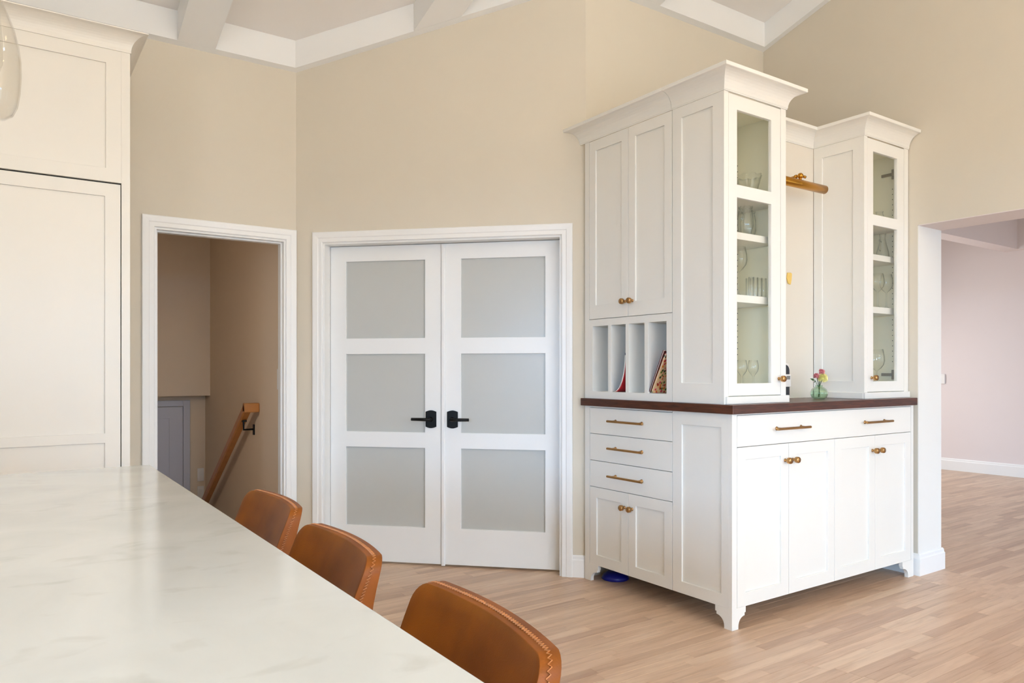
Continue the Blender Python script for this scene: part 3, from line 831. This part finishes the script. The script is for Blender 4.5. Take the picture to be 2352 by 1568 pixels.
# worktop
wt = obj('worktop', B((2.800, 2.257, 1.0205), (4.478, 3.362, 1.0635)), WALNUT, bevel=.0025)
tag(wt, 'dark stained wood worktop on the white base cabinet', 'worktop')
ZW = 1.064

# ------------------------------------------------------------------ hutch: upper parts
ZT = 2.560; CZ0, CZ1, CO = 2.560, 2.660, .076
prof = crown_prof(CZ0, CZ1, CO)
# cabinet with two doors and pigeonholes, opens to the left
sd = thing('side_cabinet', (3.06, 3.0, ZW), 'upper white cabinet with two tall doors over four pigeonholes', 'cabinet')
bm = bmesh.new(); box(bm, (UL+.021, 2.659, 1.5), (3.30, VBK, ZT)); box(bm, (3.08, 2.659, ZW), (3.30, VBK, 1.5)); obj('carcass', bm, CAB, sd)
bm = bmesh.new()
slab(bm, fS, 3.310, VBK, ZW, ZT, -.021, 0)
slab(bm, fS, 2.659, 3.310, ZW, 1.105, -.021, 0); slab(bm, fS, 2.659, 3.310, 1.482, 1.5205, -.021, 0)
slab(bm, fS, 2.659, 2.697, 1.105, 1.482, -.021, 0); slab(bm, fS, 3.280, 3.310, 1.105, 1.482, -.021, 0)
obj('face_frame', bm, CAB, sd)
d = shaker('door', fS, 2.9835, 3.3075, 1.5235, 2.5585, (.053, .053, .08, .06), .02, CAB, sd); knob(fS, 3.006, 1.606, d)
d = shaker('door', fS, 2.6605, 2.9805, 1.5235, 2.5585, (.053, .053, .08, .06), .02, CAB, sd); knob(fS, 2.948, 1.606, d)
bm = bmesh.new()  # pigeonhole box
box(bm, (UL+.021, 2.659, 1.085), (3.08, 3.33, 1.105)); box(bm, (UL+.021, 2.659, 1.482), (3.08, 3.33, 1.5)); box(bm, (UL+.021, 2.677, 1.105), (3.08, 2.697, 1.482)); box(bm, (UL+.021, 3.280, 1.105), (3.08, 3.30, 1.482)); box(bm, (3.072, 2.697, 1.105), (3.08, 3.28, 1.482))
obj('pigeonhole_box', bm, CAB, sd)
for vm in (2.8435, 2.9895, 3.1335): obj('divider', B((UL, vm-.0135, 1.105), (3.072, vm+.0135, 1.482)), CAB, sd, bevel=.001)
bm = bmesh.new(); e = CB*R2
R_ = []
# crown runs back into the diagonal wall: its end is cut along that wall
ring0 = [bm.verts.new((UL-o_, e-.002-(UL-o_), z)) for (o_, z) in prof]; ring1 = [bm.verts.new((UL-o_, 2.658, z)) for (o_, z) in prof]
n = len(prof)
for i in range(n): bm.faces.new((ring0[i], ring0[(i+1) % n], ring1[(i+1) % n], ring1[i]))
bm.faces.new(ring0); bm.faces.new(ring1[::-1])
obj('crown', bm, CAB, sd)

def display(name, u0, u1, lab, du, gu, side_panel, crown_path, knob_u, seam):
    t_ = thing(name, ((u0+u1)/2, 2.49, ZW), lab, 'cabinet')
    vb = 2.645
    bm = bmesh.new()
    box(bm, (u0+.021 if side_panel else u0, VT+.021, ZW), (u0+.036, vb, ZT)); box(bm, (u1-.018, VT+.021, ZW), (u1, vb, ZT))
    box(bm, (u0+.036, vb-.012, ZW), (u1-.018, vb, ZT)); box(bm, (u0+.036, VT+.021, ZW), (u1-.018, vb-.012, 1.103)); box(bm, (u0+.036, VT+.021, 2.54), (u1-.018, vb-.012, ZT))
    obj('carcass', bm, CABIN, t_)
    bm = bmesh.new()
    slab(bm, fT, u0, du[0]-.002, ZW, ZT, -.021, 0); slab(bm, fT, du[1]+.002, u1, ZW, ZT, -.021, 0); slab(bm, fT, du[0]-.002, du[1]+.002, ZW, 1.1, -.021, 0)
    obj('face_frame', bm, CAB, t_)
    d = frame_obj('glass_door', fT, du[0], du[1], 1.1035, 2.5545, [(gu[0], gu[1], 1.163, 2.062), (gu[0], gu[1], 2.124, 2.485)], -.02, 0, CAB, t_, bevel=.0012)
    for z0, z1 in ((1.163, 2.062), (2.124, 2.485)): obj('glass_pane', slab(bmesh.new(), fT, gu[0]-.004, gu[1]+.004, z0-.004, z1+.004, -.0125, -.0095), PANE, d)
    knob(fT, knob_u, 1.184, d)
    for z0, z1 in ((2.070, 2.114), (1.873, 1.908), (1.563, 1.600)):
        obj('shelf', B((u0+.038, VT+.045, z0), (u1-.0195, vb-.013, z1)), CAB, t_, bevel=.001)
    # shelf-pin holes: dark discs on the side walls, their inner shade put into the colour
    bm = bmesh.new()
    for side, uu in ((1, u1-.0182), (-1, u0+.0362)):
        for vv in (VT+.086, vb-.030):
            z = 1.28
            while z < 2.36:
                lathe(bm, [(.0028, 0), (.0028, .0006)], 6, axisM((uu, vv, z), (-side, 0, 0))); z += .032
    obj('pin_hole', bm, DARK, t_, kind='stuff')
    obj('toe_moulding', B((u0+.009 if seam else u0-.010, VT-.012, ZW), (u1 if not seam else u1+.014, VT, 1.1)), CAB, t_, bevel=.002)
    bm = bmesh.new(); bbwrap(bm, crown_path, prof); obj('crown', bm, CAB, t_)
    return t_
g1 = display('display_cabinet', UL, 3.302, 'left glass-fronted display tower of the white hutch', (2.857, 3.258), (2.919, 3.183), True,
             [(UL, 2.656, (-1, 0)), (UL, VT, (-1, -1)), (3.302, VT, (1, -1)), (3.302, 2.640, (1, 0))], 3.243, True)
shaker('side_panel', fS, VT+.0211, 2.656, ZW, ZT, (.396-.348, .06, .10, .056), .021, CAB, g1)
g2 = display('display_cabinet', 4.026, 4.506, 'right glass-fronted display tower of the white hutch beside the opening', (4.062, 4.456), (4.120, 4.380), True,
             [(4.026, 2.640, (-1, 0)), (4.026, VT, (-1, -1)), (4.506, VT, (0, -1))], 4.100, False)
shaker('side_panel', face_side(4.026), VT+.021, 2.645, ZW, ZT, (.047, .055, .10, .066), .021, CAB, g2)
obj('toe_moulding', B((4.014, VT, ZW), (4.026, 2.635, 1.1)), CAB, g2, bevel=.002)
for zz in (2.425, 1.20):
    bm = bmesh.new(); uu = 4.506-.0185
    box(bm, (uu-.010, VT+.052, zz-.030), (uu, VT+.088, zz+.030)); box(bm, (uu-.013, VT+.088, zz-.009), (uu-.001, VT+.150, zz+.009)); box(bm, (uu-.022, VT+.045, zz-.017), (uu-.010, VT+.080, zz+.017))
    obj('hinge', bm, STEEL, g2, bevel=.002)
bp = thing('back_panel', (3.664, 2.65, ZW), 'white back panel of the hutch niche between the two display towers', 'panel')
obj('board', B((3.3025, 2.647, ZW), (4.0255, 2.659, 2.6)), NICHE, bp)
bm = bmesh.new(); bbwrap(bm, [(3.302+CO+.001, 2.647, (0, -1)), (4.026-CO-.001, 2.647, (0, -1))], prof); 
bbm = bmesh.new()
# crown of the niche, mitred into the returns of both towers
ra = [bbm.verts.new((3.302+o_, 2.647-o_, z)) for (o_, z) in prof]; rb = [bbm.verts.new((4.026-o_, 2.647-o_, z)) for (o_, z) in prof]
for i in range(n): bbm.faces.new((ra[i], ra[(i+1) % n], rb[(i+1) % n], rb[i]))
bbm.faces.new(ra); bbm.faces.new(rb[::-1]); bm.free()
obj('crown', bbm, CAB, bp)

# picture light in the niche
pl = thing('picture_light', (3.68, 2.50, 2.27), 'brass tube picture light on the hutch back panel', 'lamp')
ax = Vector((1, 0, 0))
bm = bmesh.new(); tube(bm, [(3.445, 2.50, 2.270), (3.449, 2.50, 2.270), (3.911, 2.50, 2.270), (3.915, 2.50, 2.270)], .0245, 28, rads=[.0215, .0245, .0245, .0215])
obj('shade', bm, BRASS2, pl, smooth=False)
pl.children[0].data.shade_smooth()
bm = bmesh.new(); tube(bm, [(3.68, 2.645, 2.316), (3.68, 2.53, 2.318), (3.68, 2.50, 2.318)], .006, 12); obj('arm', bm, BRASS2, pl, smooth=True)
bm = bmesh.new(); lathe(bm, [(0, -.017), (.007, -.0155), (.0125, -.0115), (.0165, -.004), (.017, 0), (.0165, .004), (.0125, .0115), (.007, .0155), (0, .017)], 20, Matrix.Translation((3.68, 2.50, 2.316)))
tube(bm, [(3.68, 2.50, 2.292), (3.68, 2.50, 2.306)], .008, 12); tube(bm, [(3.70, 2.493, 2.313), (3.712, 2.488, 2.311)], .0075, 10)
tube(bm, [(3.68, 2.523, 2.318), (3.68, 2.535, 2.318)], .0105, 12)
obj('knuckle', bm, BRASS2, pl, smooth=True)
bm = bmesh.new(); lathe(bm, [(.032, 0), (.032, .006), (.026, .01), (0, .011)], 24, axisM((3.68, 2.647, 2.316), (0, -1, 0))); obj('wall_plate', bm, BRASS2, pl, smooth=False)

# ------------------------------------------------------------------ glassware
def glass_obj(name, prof_out, th, loc, lab, cat, group, flute=0, seg=28, extra=None):
    """thin-walled turned glass: outer then inner profile"""
    inner = [(max(r-th, .0006), z) for r, z in prof_out[::-1] if r > th*1.6]
    k = 0
    bm = bmesh.new()
    lathe(bm, [(0, prof_out[0][1])] + prof_out, seg, close=False)
    if flute:
        for v in bm.verts:
            r = math.hypot(v.co.x, v.co.y)
            if r > .01:
                a = math.atan2(v.co.y, v.co.x); zt_ = prof_out[-1][1]
                s_ = 1+.045*math.cos(flute*a)*(v.co.z/zt_)
                v.co.x *= s_; v.co.y *= s_; v.co.z += .0035*math.cos(flute*a)*(v.co.z/zt_)
    o = obj(name, bm, GLASSW, local=True, smooth=True)
    o.location = loc
    md = o.modifiers.new('wall', 'SOLIDIFY'); md.thickness = th; md.offset = -1
    tag(o, lab, cat, group)
    return o
def wine_prof(R, hb, stem, foot_r):
    return [(foot_r, 0), (foot_r, .002), (foot_r*.5, .006), (.005, .014), (.0042, .03), (.0042, stem-.012), (.007, stem-.004), (R*.55, stem+hb*.08), (R*.88, stem+hb*.25), (R, stem+hb*.45), (R*.96, stem+hb*.68), (R*.80, stem+hb)]
ZB = 1.1035
sh = {'low': 1.1035, 'mid': 1.6005, 'high': 1.9085, 'top': 2.1145}
G1, G2 = 'glassware in the left display tower', 'glassware in the right display tower'
glass_obj('glass_bowl', [(.032, 0), (.040, .01), (.050, .05), (.059, .085), (.067, .114)], .003, (3.168, 2.455, sh['top']), 'fluted glass bowl on the top shelf of the left tower', 'bowl', G1, flute=9, seg=54)
VP_ = [(.024, 0), (.031, .015), (.040, .055), (.039, .10), (.033, .135), (.036, .150)]
glass_obj('glass_vase', VP_, .003, (3.125, 2.44, sh['high']), 'fluted glass vase in front on the upper shelf of the left tower', 'vase', G1, flute=10, seg=60)
glass_obj('glass_vase', VP_, .003, (3.232, 2.505, sh['high']), 'fluted glass vase behind another on the upper shelf of the left tower', 'vase', G1, flute=10, seg=60)
glass_obj('goblet', wine_prof(.044, .12, .13, .034), .0016, (3.070, 2.44, sh['mid']), 'large goblet on the middle shelf of the left tower', 'glass', G1)
TP = [(.0125, 0), (.0130, .003), (.0135, .05), (.0138, .098)]
tum_lab = ['straight tumbler just behind the row, nearest the goblet', 'first of four straight tumblers in a row, next to the goblet', 'second of four straight tumblers in a row from the goblet', 'third of four straight tumblers in a row from the goblet', 'last of four straight tumblers in a row, far from the goblet']
for k, (x, y) in enumerate(((3.150, 2.440), (3.118, 2.398), (3.150, 2.398), (3.184, 2.398), (3.217, 2.398))):
    glass_obj('tumbler', TP, .002, (x, y, sh['mid']), tum_lab[k], 'glass', G1, seg=20)
glass_obj('wine_glass', wine_prof(.027, .075, .10, .026), .0014, (3.072, 2.42, sh['low']), 'left of the two small wine glasses at the foot of the left tower', 'glass', G1)
glass_obj('wine_glass', wine_prof(.027, .075, .10, .026), .0014, (3.162, 2.42, sh['low']), 'right of the two small wine glasses at the foot of the left tower', 'glass', G1)
# right tower
glass_obj('creamer', [(.016, 0), (.024, .012), (.027, .035), (.02, .06), (.022, .072)], .002, (4.371, 2.43, sh['top']), 'tiny glass creamer on the top shelf of the right tower', 'jug', G2, seg=20)
cf = glass_obj('carafe', [(.032, 0), (.035, .01), (.032, .04), (.020, .085), (.013, .12), (.016, .142), (.018, .15)], .0025, (4.425, 2.44, sh['high']), 'small glass carafe with a loop handle in the right tower', 'carafe', G2)
bm = bmesh.new(); tube(bm, [(-.016, 0, .10), (-.038, 0, .112), (-.054, 0, .09), (-.050, 0, .055), (-.027, 0, .045)], .0035, 8); obj('handle', bm, GLASSW, cf, local=True, smooth=True)
glass_obj('wine_glass', wine_prof(.038, .105, .105, .032), .0015, (4.352, 2.43, sh['mid']), 'left of the two big wine glasses on the middle shelf of the right tower', 'glass', G2)
glass_obj('wine_glass', wine_prof(.038, .105, .105, .032), .0015, (4.440, 2.425, sh['mid']), 'right of the two big wine glasses on the middle shelf of the right tower', 'glass', G2)
glass_obj('wine_glass', wine_prof(.045, .125, .125, .036), .0015, (4.340, 2.43, sh['low']), 'big lone wine glass at the foot of the right tower', 'glass', G2)

# ------------------------------------------------------------------ things on the worktop
# bud vase with flowers
VX, VY = 3.800, 2.462
vs = thing('bud_vase', (VX, VY, ZW), 'small round green glass vase on the dark worktop', 'vase')
bm = bmesh.new()
lathe(bm, [(0, .001), (.026, .001), (.038, .010), (.0455, .028), (.0455, .040), (.038, .056), (.026, .066), (.018, .070), (.019, .076), (.022, .079)], 30, close=False)
o = obj('glass_body', bm, VASEG, vs, local=True, smooth=True)
md = o.modifiers.new('wall', 'SOLIDIFY'); md.thickness = .002; md.offset = -1
# each flower is a thing of its own
def camvec(): return Vector((FS, FW, 0)), Vector((FW, -FS, 0))
fw, rt = camvec()
def flower(head, R, mat, lab, nring, petal_w, petal_l):
    base = Vector((VX, VY, ZW+.012))
    f_ = thing('flower', tuple(base), lab, 'flower', 'flowers in the green vase')
    hw = Vector((VX, VY, ZW)) + rt*head[0] + Vector((0, 0, head[1])) - fw*head[2]
    h = hw-base
    bm = bmesh.new(); mid = Vector((0, 0, .062)) + (h-Vector((0, 0, .062)))*.25
    tube(bm, [(-h.x*.25, -h.y*.25, 0), mid*.9, h], .0018, 6); obj('stem', bm, LEAF, f_, local=True, smooth=True)
    bm = bmesh.new()
    rnd = random.Random(int(R*1e5))
    for ring in range(nring):
        el = math.radians(86-ring*(120/max(1, nring-1))); cnt = max(5, int(6+9*math.cos(el)))
        for k in range(cnt):
            az = 2*PI*(k+.5*(ring % 2))/cnt + rnd.uniform(-.1, .1)
            d = Vector((math.cos(az)*math.cos(el), math.sin(az)*math.cos(el), math.sin(el)))
            # heads look towards the room
            d = (Matrix.Rotation(math.radians(38), 3, rt) @ d)
            s_ = d.orthogonal().normalized(); s_ = (Matrix.Rotation(rnd.uniform(0, 1.2), 3, d) @ s_); n_ = d.cross(s_)
            L = petal_l*R*rnd.uniform(.85, 1.1); Wd = petal_w*R
            p0 = h + d*R*.25; p1 = h + d*L*.7; p2 = h + d*L
            q = [p0-s_*Wd*.3, p0+s_*Wd*.3, p1+s_*Wd+n_*Wd*.25, p2+n_*Wd*.5, p1-s_*Wd+n_*Wd*.25]
            bm.faces.new([bm.verts.new(x) for x in q])
    lathe(bm, [(0, -R*.4), (R*.35, -R*.25), (R*.42, 0), (R*.3, R*.3), (0, R*.42)], 10, Matrix.Translation(h))
    obj('blossom', bm, mat, f_, local=True)
    return f_
flower((.012, .118, .018), .030, YELL, 'pale yellow dahlia in the green vase', 7, .20, 1.0)
flower((-.018, .130, .008), .0175, PINK, 'pink flower at the left in the green vase', 5, .34, 1.05)
flower((.013, .153, .0), .0185, PINK, 'pink flower at the top of the green vase', 5, .34, 1.05)
bm = bmesh.new()
for (x0, z0, x1, z1, wd) in ((-.022, .105, -.052, .116, .006), (-.020, .102, -.030, .095, .006), (.0, .118, -.004, .136, .006)):
    a = rt*x0+Vector((0, 0, z0)); b = rt*x1+Vector((0, 0, z1)); m_ = (a+b)/2; s_ = Vector((0, 0, 1))*wd - fw*.002
    q = [bm.verts.new(p) for p in (a, m_+s_, b, m_-s_)]; bm.faces.new(q)
    tube(bm, [rt*x0*.3+Vector((0, 0, .07)), a], .0012, 5)
o = obj('sprig', bm, LEAF, local=True); o.location = (VX, VY, ZW); tag(o, 'dark green leaf sprig at the left of the vase', 'leaf', 'flowers in the green vase')
# appliance half hidden behind the left tower
ap = thing('soda_maker', (3.48, 2.55, ZW), 'slim black and white appliance half hidden behind the left display tower', 'appliance')
obj('back_body', B((3.38, 2.52, ZW), (3.612, 2.60, 1.268)), PLASTIC, ap, bevel=.012)
bm = bmesh.new(); pts = [(3.40, ZW+.003), (3.592, ZW+.003), (3.592, 1.135), (3.40, 1.135)]
prism(bm, pts, lambda a, z: (a, 2.508, z), lambda a, z: (a, 2.52, z)); obj('drip_column', bm, BLKPL, ap)
pts = [(3.40, 1.205), (3.592, 1.205)] + [(3.592-.035*(1-math.cos(PI/2*k/6)), 1.222+.035*math.sin(PI/2*k/6)) for k in range(7)] + [(3.40, 1.257)]
bm = prism(bmesh.new(), pts, lambda a, z: (a, 2.508, z), lambda a, z: (a, 2.52, z)); obj('top_column', bm, BLKPL, ap)
obj('middle_block', B((3.40, 2.503, 1.1355), (3.600, 2.52, 1.2045)), PLASTIC, ap, bevel=.003)
obj('badge', B((3.560, 2.5015, 1.176), (3.588, 2.503, 1.196)), STEEL, ap)
# little yellow ornament on the back panel
bm = bmesh.new(); pts = [(-.014, -.03), (.010, -.034), (.018, -.005), (.022, .03), (.012, .036), (-.02, .034), (-.026, .0)]
prism(bm, pts, lambda a, z: (3.785+a, 2.640, 1.762+z), lambda a, z: (3.785+a, 2.6468, 1.762+z))
tag(obj('ornament', bm, GOLDY, bevel=.002), 'small yellow ornament on the niche back beside the left tower', 'ornament')
# papers and books in the pigeonholes
def sheet(name, vz, th, x0, x1, mat, lab, cat, group):
    bm = bmesh.new(); n_ = len(vz)
    F0 = []; 
    for off in (0, th):
        for xx in (x0, x1):
            F0.append([bm.verts.new((xx, v+off, z+off*.3)) for v, z in vz])
    a, b, c, d = F0
    for i in range(n_-1):
        bm.faces.new((a[i], b[i], b[i+1], a[i+1])); bm.faces.new((c[i], d[i], d[i+1], c[i+1]))
        bm.faces.new((a[i], a[i+1], c[i+1], c[i])); bm.faces.new((b[i], b[i+1], d[i+1], d[i]))
    for i in (0, n_-1): bm.faces.new((a[i], b[i], d[i], c[i]))
    o = obj(name, bm, mat); tag(o, lab, cat, group); return o
MG = 'magazines slumped in the second pigeonhole'
def curl(d):
    return [(3.106-d-(.0985-d)*math.sin(PI/2*k/10), 1.1065+(.215-1.6*d)*(1-math.cos(PI/2*k/10))) for k in range(11)]
sheet('magazine', curl(0.0), .005, 2.828, 3.02, NAVY, 'navy magazine curled in the second pigeonhole', 'magazine', MG)
sheet('magazine', curl(.0075), .005, 2.826, 3.02, PAPER, 'white magazine curled beneath the navy one', 'magazine', MG)
sheet('magazine', curl(.0160), .005, 2.829, 3.02, RED, 'red magazine curled beneath the white one', 'magazine', MG)
BG = 'books leaning in the right pigeonhole'
def lean_book(name, v0, z0, v1, z1, th, x0, x1, mat, lab, page=PAPER):
    d = Vector((0, v1-v0, z1-z0)); n_ = Vector((0, -d.z, d.y)).normalized()*th
    b_ = thing(name, (x0, v0, z0), lab, 'book', BG)
    def bar(t0, t1, xx0, xx1, m, nm):
        bm = bmesh.new(); P0 = Vector((0, v0, z0)); 
        c = [P0+n_*t0, P0+d+n_*t0, P0+d+n_*t1, P0+n_*t1]
        A = [bm.verts.new((xx0, p.y, p.z)) for p in c]; Bv = [bm.verts.new((xx1, p.y, p.z)) for p in c]
        bm.faces.new(A); bm.faces.new(Bv)
        for i in range(4): bm.faces.new((A[i], A[(i+1) % 4], Bv[(i+1) % 4], Bv[i]))
        obj(nm, bm, m, b_)
    bar(0, .12, x0, x1, mat, 'cover'); bar(.88, 1, x0, x1, mat, 'cover'); bar(.14, .86, x0+.004, x1-.002, page, 'pages')
lean_book('notebook', 2.829, 1.114, 2.727, 1.332, .010, 2.828, 3.02, PINKB, 'plum edged notebook on top in the right pigeonhole')
lean_book('flowery_book', 2.812, 1.111, 2.712, 1.314, .009, 2.827, 3.03, FLORAL, 'flower printed book beneath the plum notebook in the right pigeonhole')
# blue thing on the floor under the cabinet
bm = bmesh.new()
lathe(bm, [(0, .0), (.075, 0), (.082, .004), (.070, .026), (.045, .042), (0, .046)], 24, Matrix.Translation((2.968, 3.245, 0)))
tag(obj('plastic_dish', bm, BLUE, smooth=True), 'dark blue dome on the floor under the base cabinet', 'dish')

# ------------------------------------------------------------------ island
IU, IV0, IV1 = .398, .30, 2.700
isl = thing('kitchen_island', (-.35, 1.5, 0), 'kitchen island with a cream quartz top in the foreground', 'island')
obj('countertop', B((-1.15, IV0, .884), (IU, IV1, .914)), QUARTZ, isl, bevel=.002)
bm = B((-1.10, IV0+.04, .1), (.08, IV1-.04, .8835)); obj('carcass', bm, CAB, isl)
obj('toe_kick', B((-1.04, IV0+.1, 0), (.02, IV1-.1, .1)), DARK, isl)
fI = face_front(IV0+.04)
for k in range(3):
    v0 = IV0+.05+k*.765
    shaker('side_panel', lambda a, z, d: (.08+.02+d, a, z), v0, v0+.755, .11, .875, (.07, .07, .08, .07), .02, CAB, isl)

# ------------------------------------------------------------------ stools
def back_bm(th0, th1):
    """upholstered back: rounded upper corners, wrapped round the sitter, leaning out towards the top"""
    bm = bmesh.new(); W_, z0, zt_, r_ = .196, .55, .883, .030
    hh = zt_-z0
    rows = [(z0+(hh-r_)*j/12, W_) for j in range(13)]
    rows += [(zt_-r_+r_*math.sin(PI/2*k/6), W_-r_+r_*math.cos(PI/2*k/6)) for k in range(1, 7)]
    nu = 24; nv = len(rows)-1
    def P(i, j, t_):
        z, w_ = rows[j]; y = -w_+2*w_*i/nu; a = y/W_; q = (z-z0)/hh
        return Vector((.110+.080*q**2.0-.024*a*a+t_+(.055*(1-q) if t_ > 0 else 0), y, z))
    G = {}
    for s, t_ in ((0, th0), (1, th1)):
        for i in range(nu+1):
            for j in range(nv+1): G[s, i, j] = bm.verts.new(P(i, j, t_))
    for s in (0, 1):
        for i in range(nu):
            for j in range(nv): bm.faces.new((G[s,i,j], G[s,i+1,j], G[s,i+1,j+1], G[s,i,j+1]))
    for j in range(nv):
        for i in (0, nu): bm.faces.new((G[0,i,j], G[0,i,j+1], G[1,i,j+1], G[1,i,j]))
    for i in range(nu):
        for j in (0, nv): bm.faces.new((G[0,i,j], G[0,i+1,j], G[1,i+1,j], G[1,i,j]))
    m_ = th0*.3 + th1*.3 - .001
    left = [P(0, j, m_) for j in range(nv+1)]; right = [P(nu, j, m_) for j in range(nv+1)]
    rim = [P(i, nv, m_) for i in range(1, nu)]
    return bm, left+rim+right[::-1]
def make_stool(lab):
    s = thing('counter_stool', (0, 0, 0), lab, 'stool', 'leather stools at the island')
    bm, path = back_bm(-.015, .015)
    bk = obj('backrest', bm, LEATHER, s, local=True, smooth=True, bevel=.010)
    bk.modifiers['edge'].segments = 3; bk.modifiers['edge'].angle_limit = math.radians(50)
    # stitched seam around the edge: a zigzag thread
    cen = sum(path, Vector())/len(path); fine = []
    for a, b in zip(path, path[1:]):
        L = (b-a).length; k = max(1, int(L/.003))
        for q in range(k): fine.append(a+(b-a)*q/k)
    pts = []
    for i, p in enumerate(fine):
        out = (p-cen); out.x = 0; out.normalize()
        pts.append(p + out*.0012 + Vector((.0030*(1 if i % 2 else -1), 0, 0)))
    bm = bmesh.new(); tube(bm, pts, .0011, 4); obj('stitching', bm, SEAM, bk, local=True)
    bm = bmesh.new()
    prof_ = [(0, .545), (.17, .545), (.195, .555), (.20, .575), (.195, .595), (.17, .607), (0, .612)]
    lathe(bm, prof_, 32)
    for v in bm.verts:
        r = math.hypot(v.co.x, v.co.y)
        if r > 1e-5:
            a = math.atan2(v.co.y, v.co.x); k = 1/max(abs(math.cos(a)), abs(math.sin(a)))**.55
            v.co.x *= k*.93; v.co.y *= k*.97
    obj('seat', bm, LEATHER, s, local=True, smooth=True)
    for sx in (-1, 1):
        for sy in (-1, 1):
            obj('leg', tube(bmesh.new(), [(sx*.13, sy*.13, .548), (sx*.19, sy*.19, 0)], .011, 10, rads=[.013, .009]), LEGM, s, local=True, smooth=True)
    q = .19-.06*(.2/.548)
    obj('footrest', tube(bmesh.new(), [(-q, -q, .2), (q, -q, .2), (q, q, .2), (-q, q, .2), (-q, -q, .2)], .007, 8), LEGM, s, local=True)
    return s
s1 = make_stool('cognac leather stool nearest the viewer, cut by the lower edge of the picture')
s2 = copy_tree(s1); s2['label'] = 'middle cognac leather stool at the island'
s3 = copy_tree(s1); s3['label'] = 'cognac leather stool farthest along the island, by the stair doorway'
for s, (x, y, rz) in zip((s1, s2, s3), ((.394, .907, -.085), (.399, 1.451, -.02), (.430, 1.998, .005))):
    s.location = (x, y, 0); s.rotation_euler = (0, 0, rz)

# ------------------------------------------------------------------ pendant over the island
PX, PY, PZ = -.02, 2.30, 1.865
pd = thing('pendant_lamp', (PX, PY, PZ), 'clear glass bottle shaped pendant lamp hanging over the island', 'lamp')
bm = bmesh.new()
prof_ = [(0, 0), (.022, .003), (.040, .016), (.050, .038), (.056, .075), (.0585, .12), (.058, .155), (.053, .195), (.044, .235), (.032, .270), (.020, .298), (.014, .325), (.013, .36)]
lathe(bm, prof_, 36, close=False)
o = obj('glass_shade', bm, PENDG, pd, local=True, smooth=True)
md = o.modifiers.new('wall', 'SOLIDIFY'); md.thickness = .003; md.offset = -1
obj('socket', lathe(bmesh.new(), [(.011, .335), (.012, .345), (.012, .362), (.022, .364), (.022, .41), (.01, .425), (0, .425)], 20), BRASS, pd, local=True, smooth=True)
obj('bulb', lathe(bmesh.new(), [(0, .12), (.012, .125), (.018, .145), (.018, .20), (.011, .29), (.0105, .335)], 16), PENDG, pd, local=True, smooth=True)
zc = ceil_z(PY)-PZ
obj('cord', tube(bmesh.new(), [(0, 0, .42), (0, 0, zc-.02)], .003, 6), BLACK, pd, local=True)
obj('canopy', lathe(bmesh.new(), [(0, zc-.03), (.05, zc-.03), (.055, zc-.02), (.055, zc+.012), (0, zc+.012)], 24), BRASS, pd, local=True)
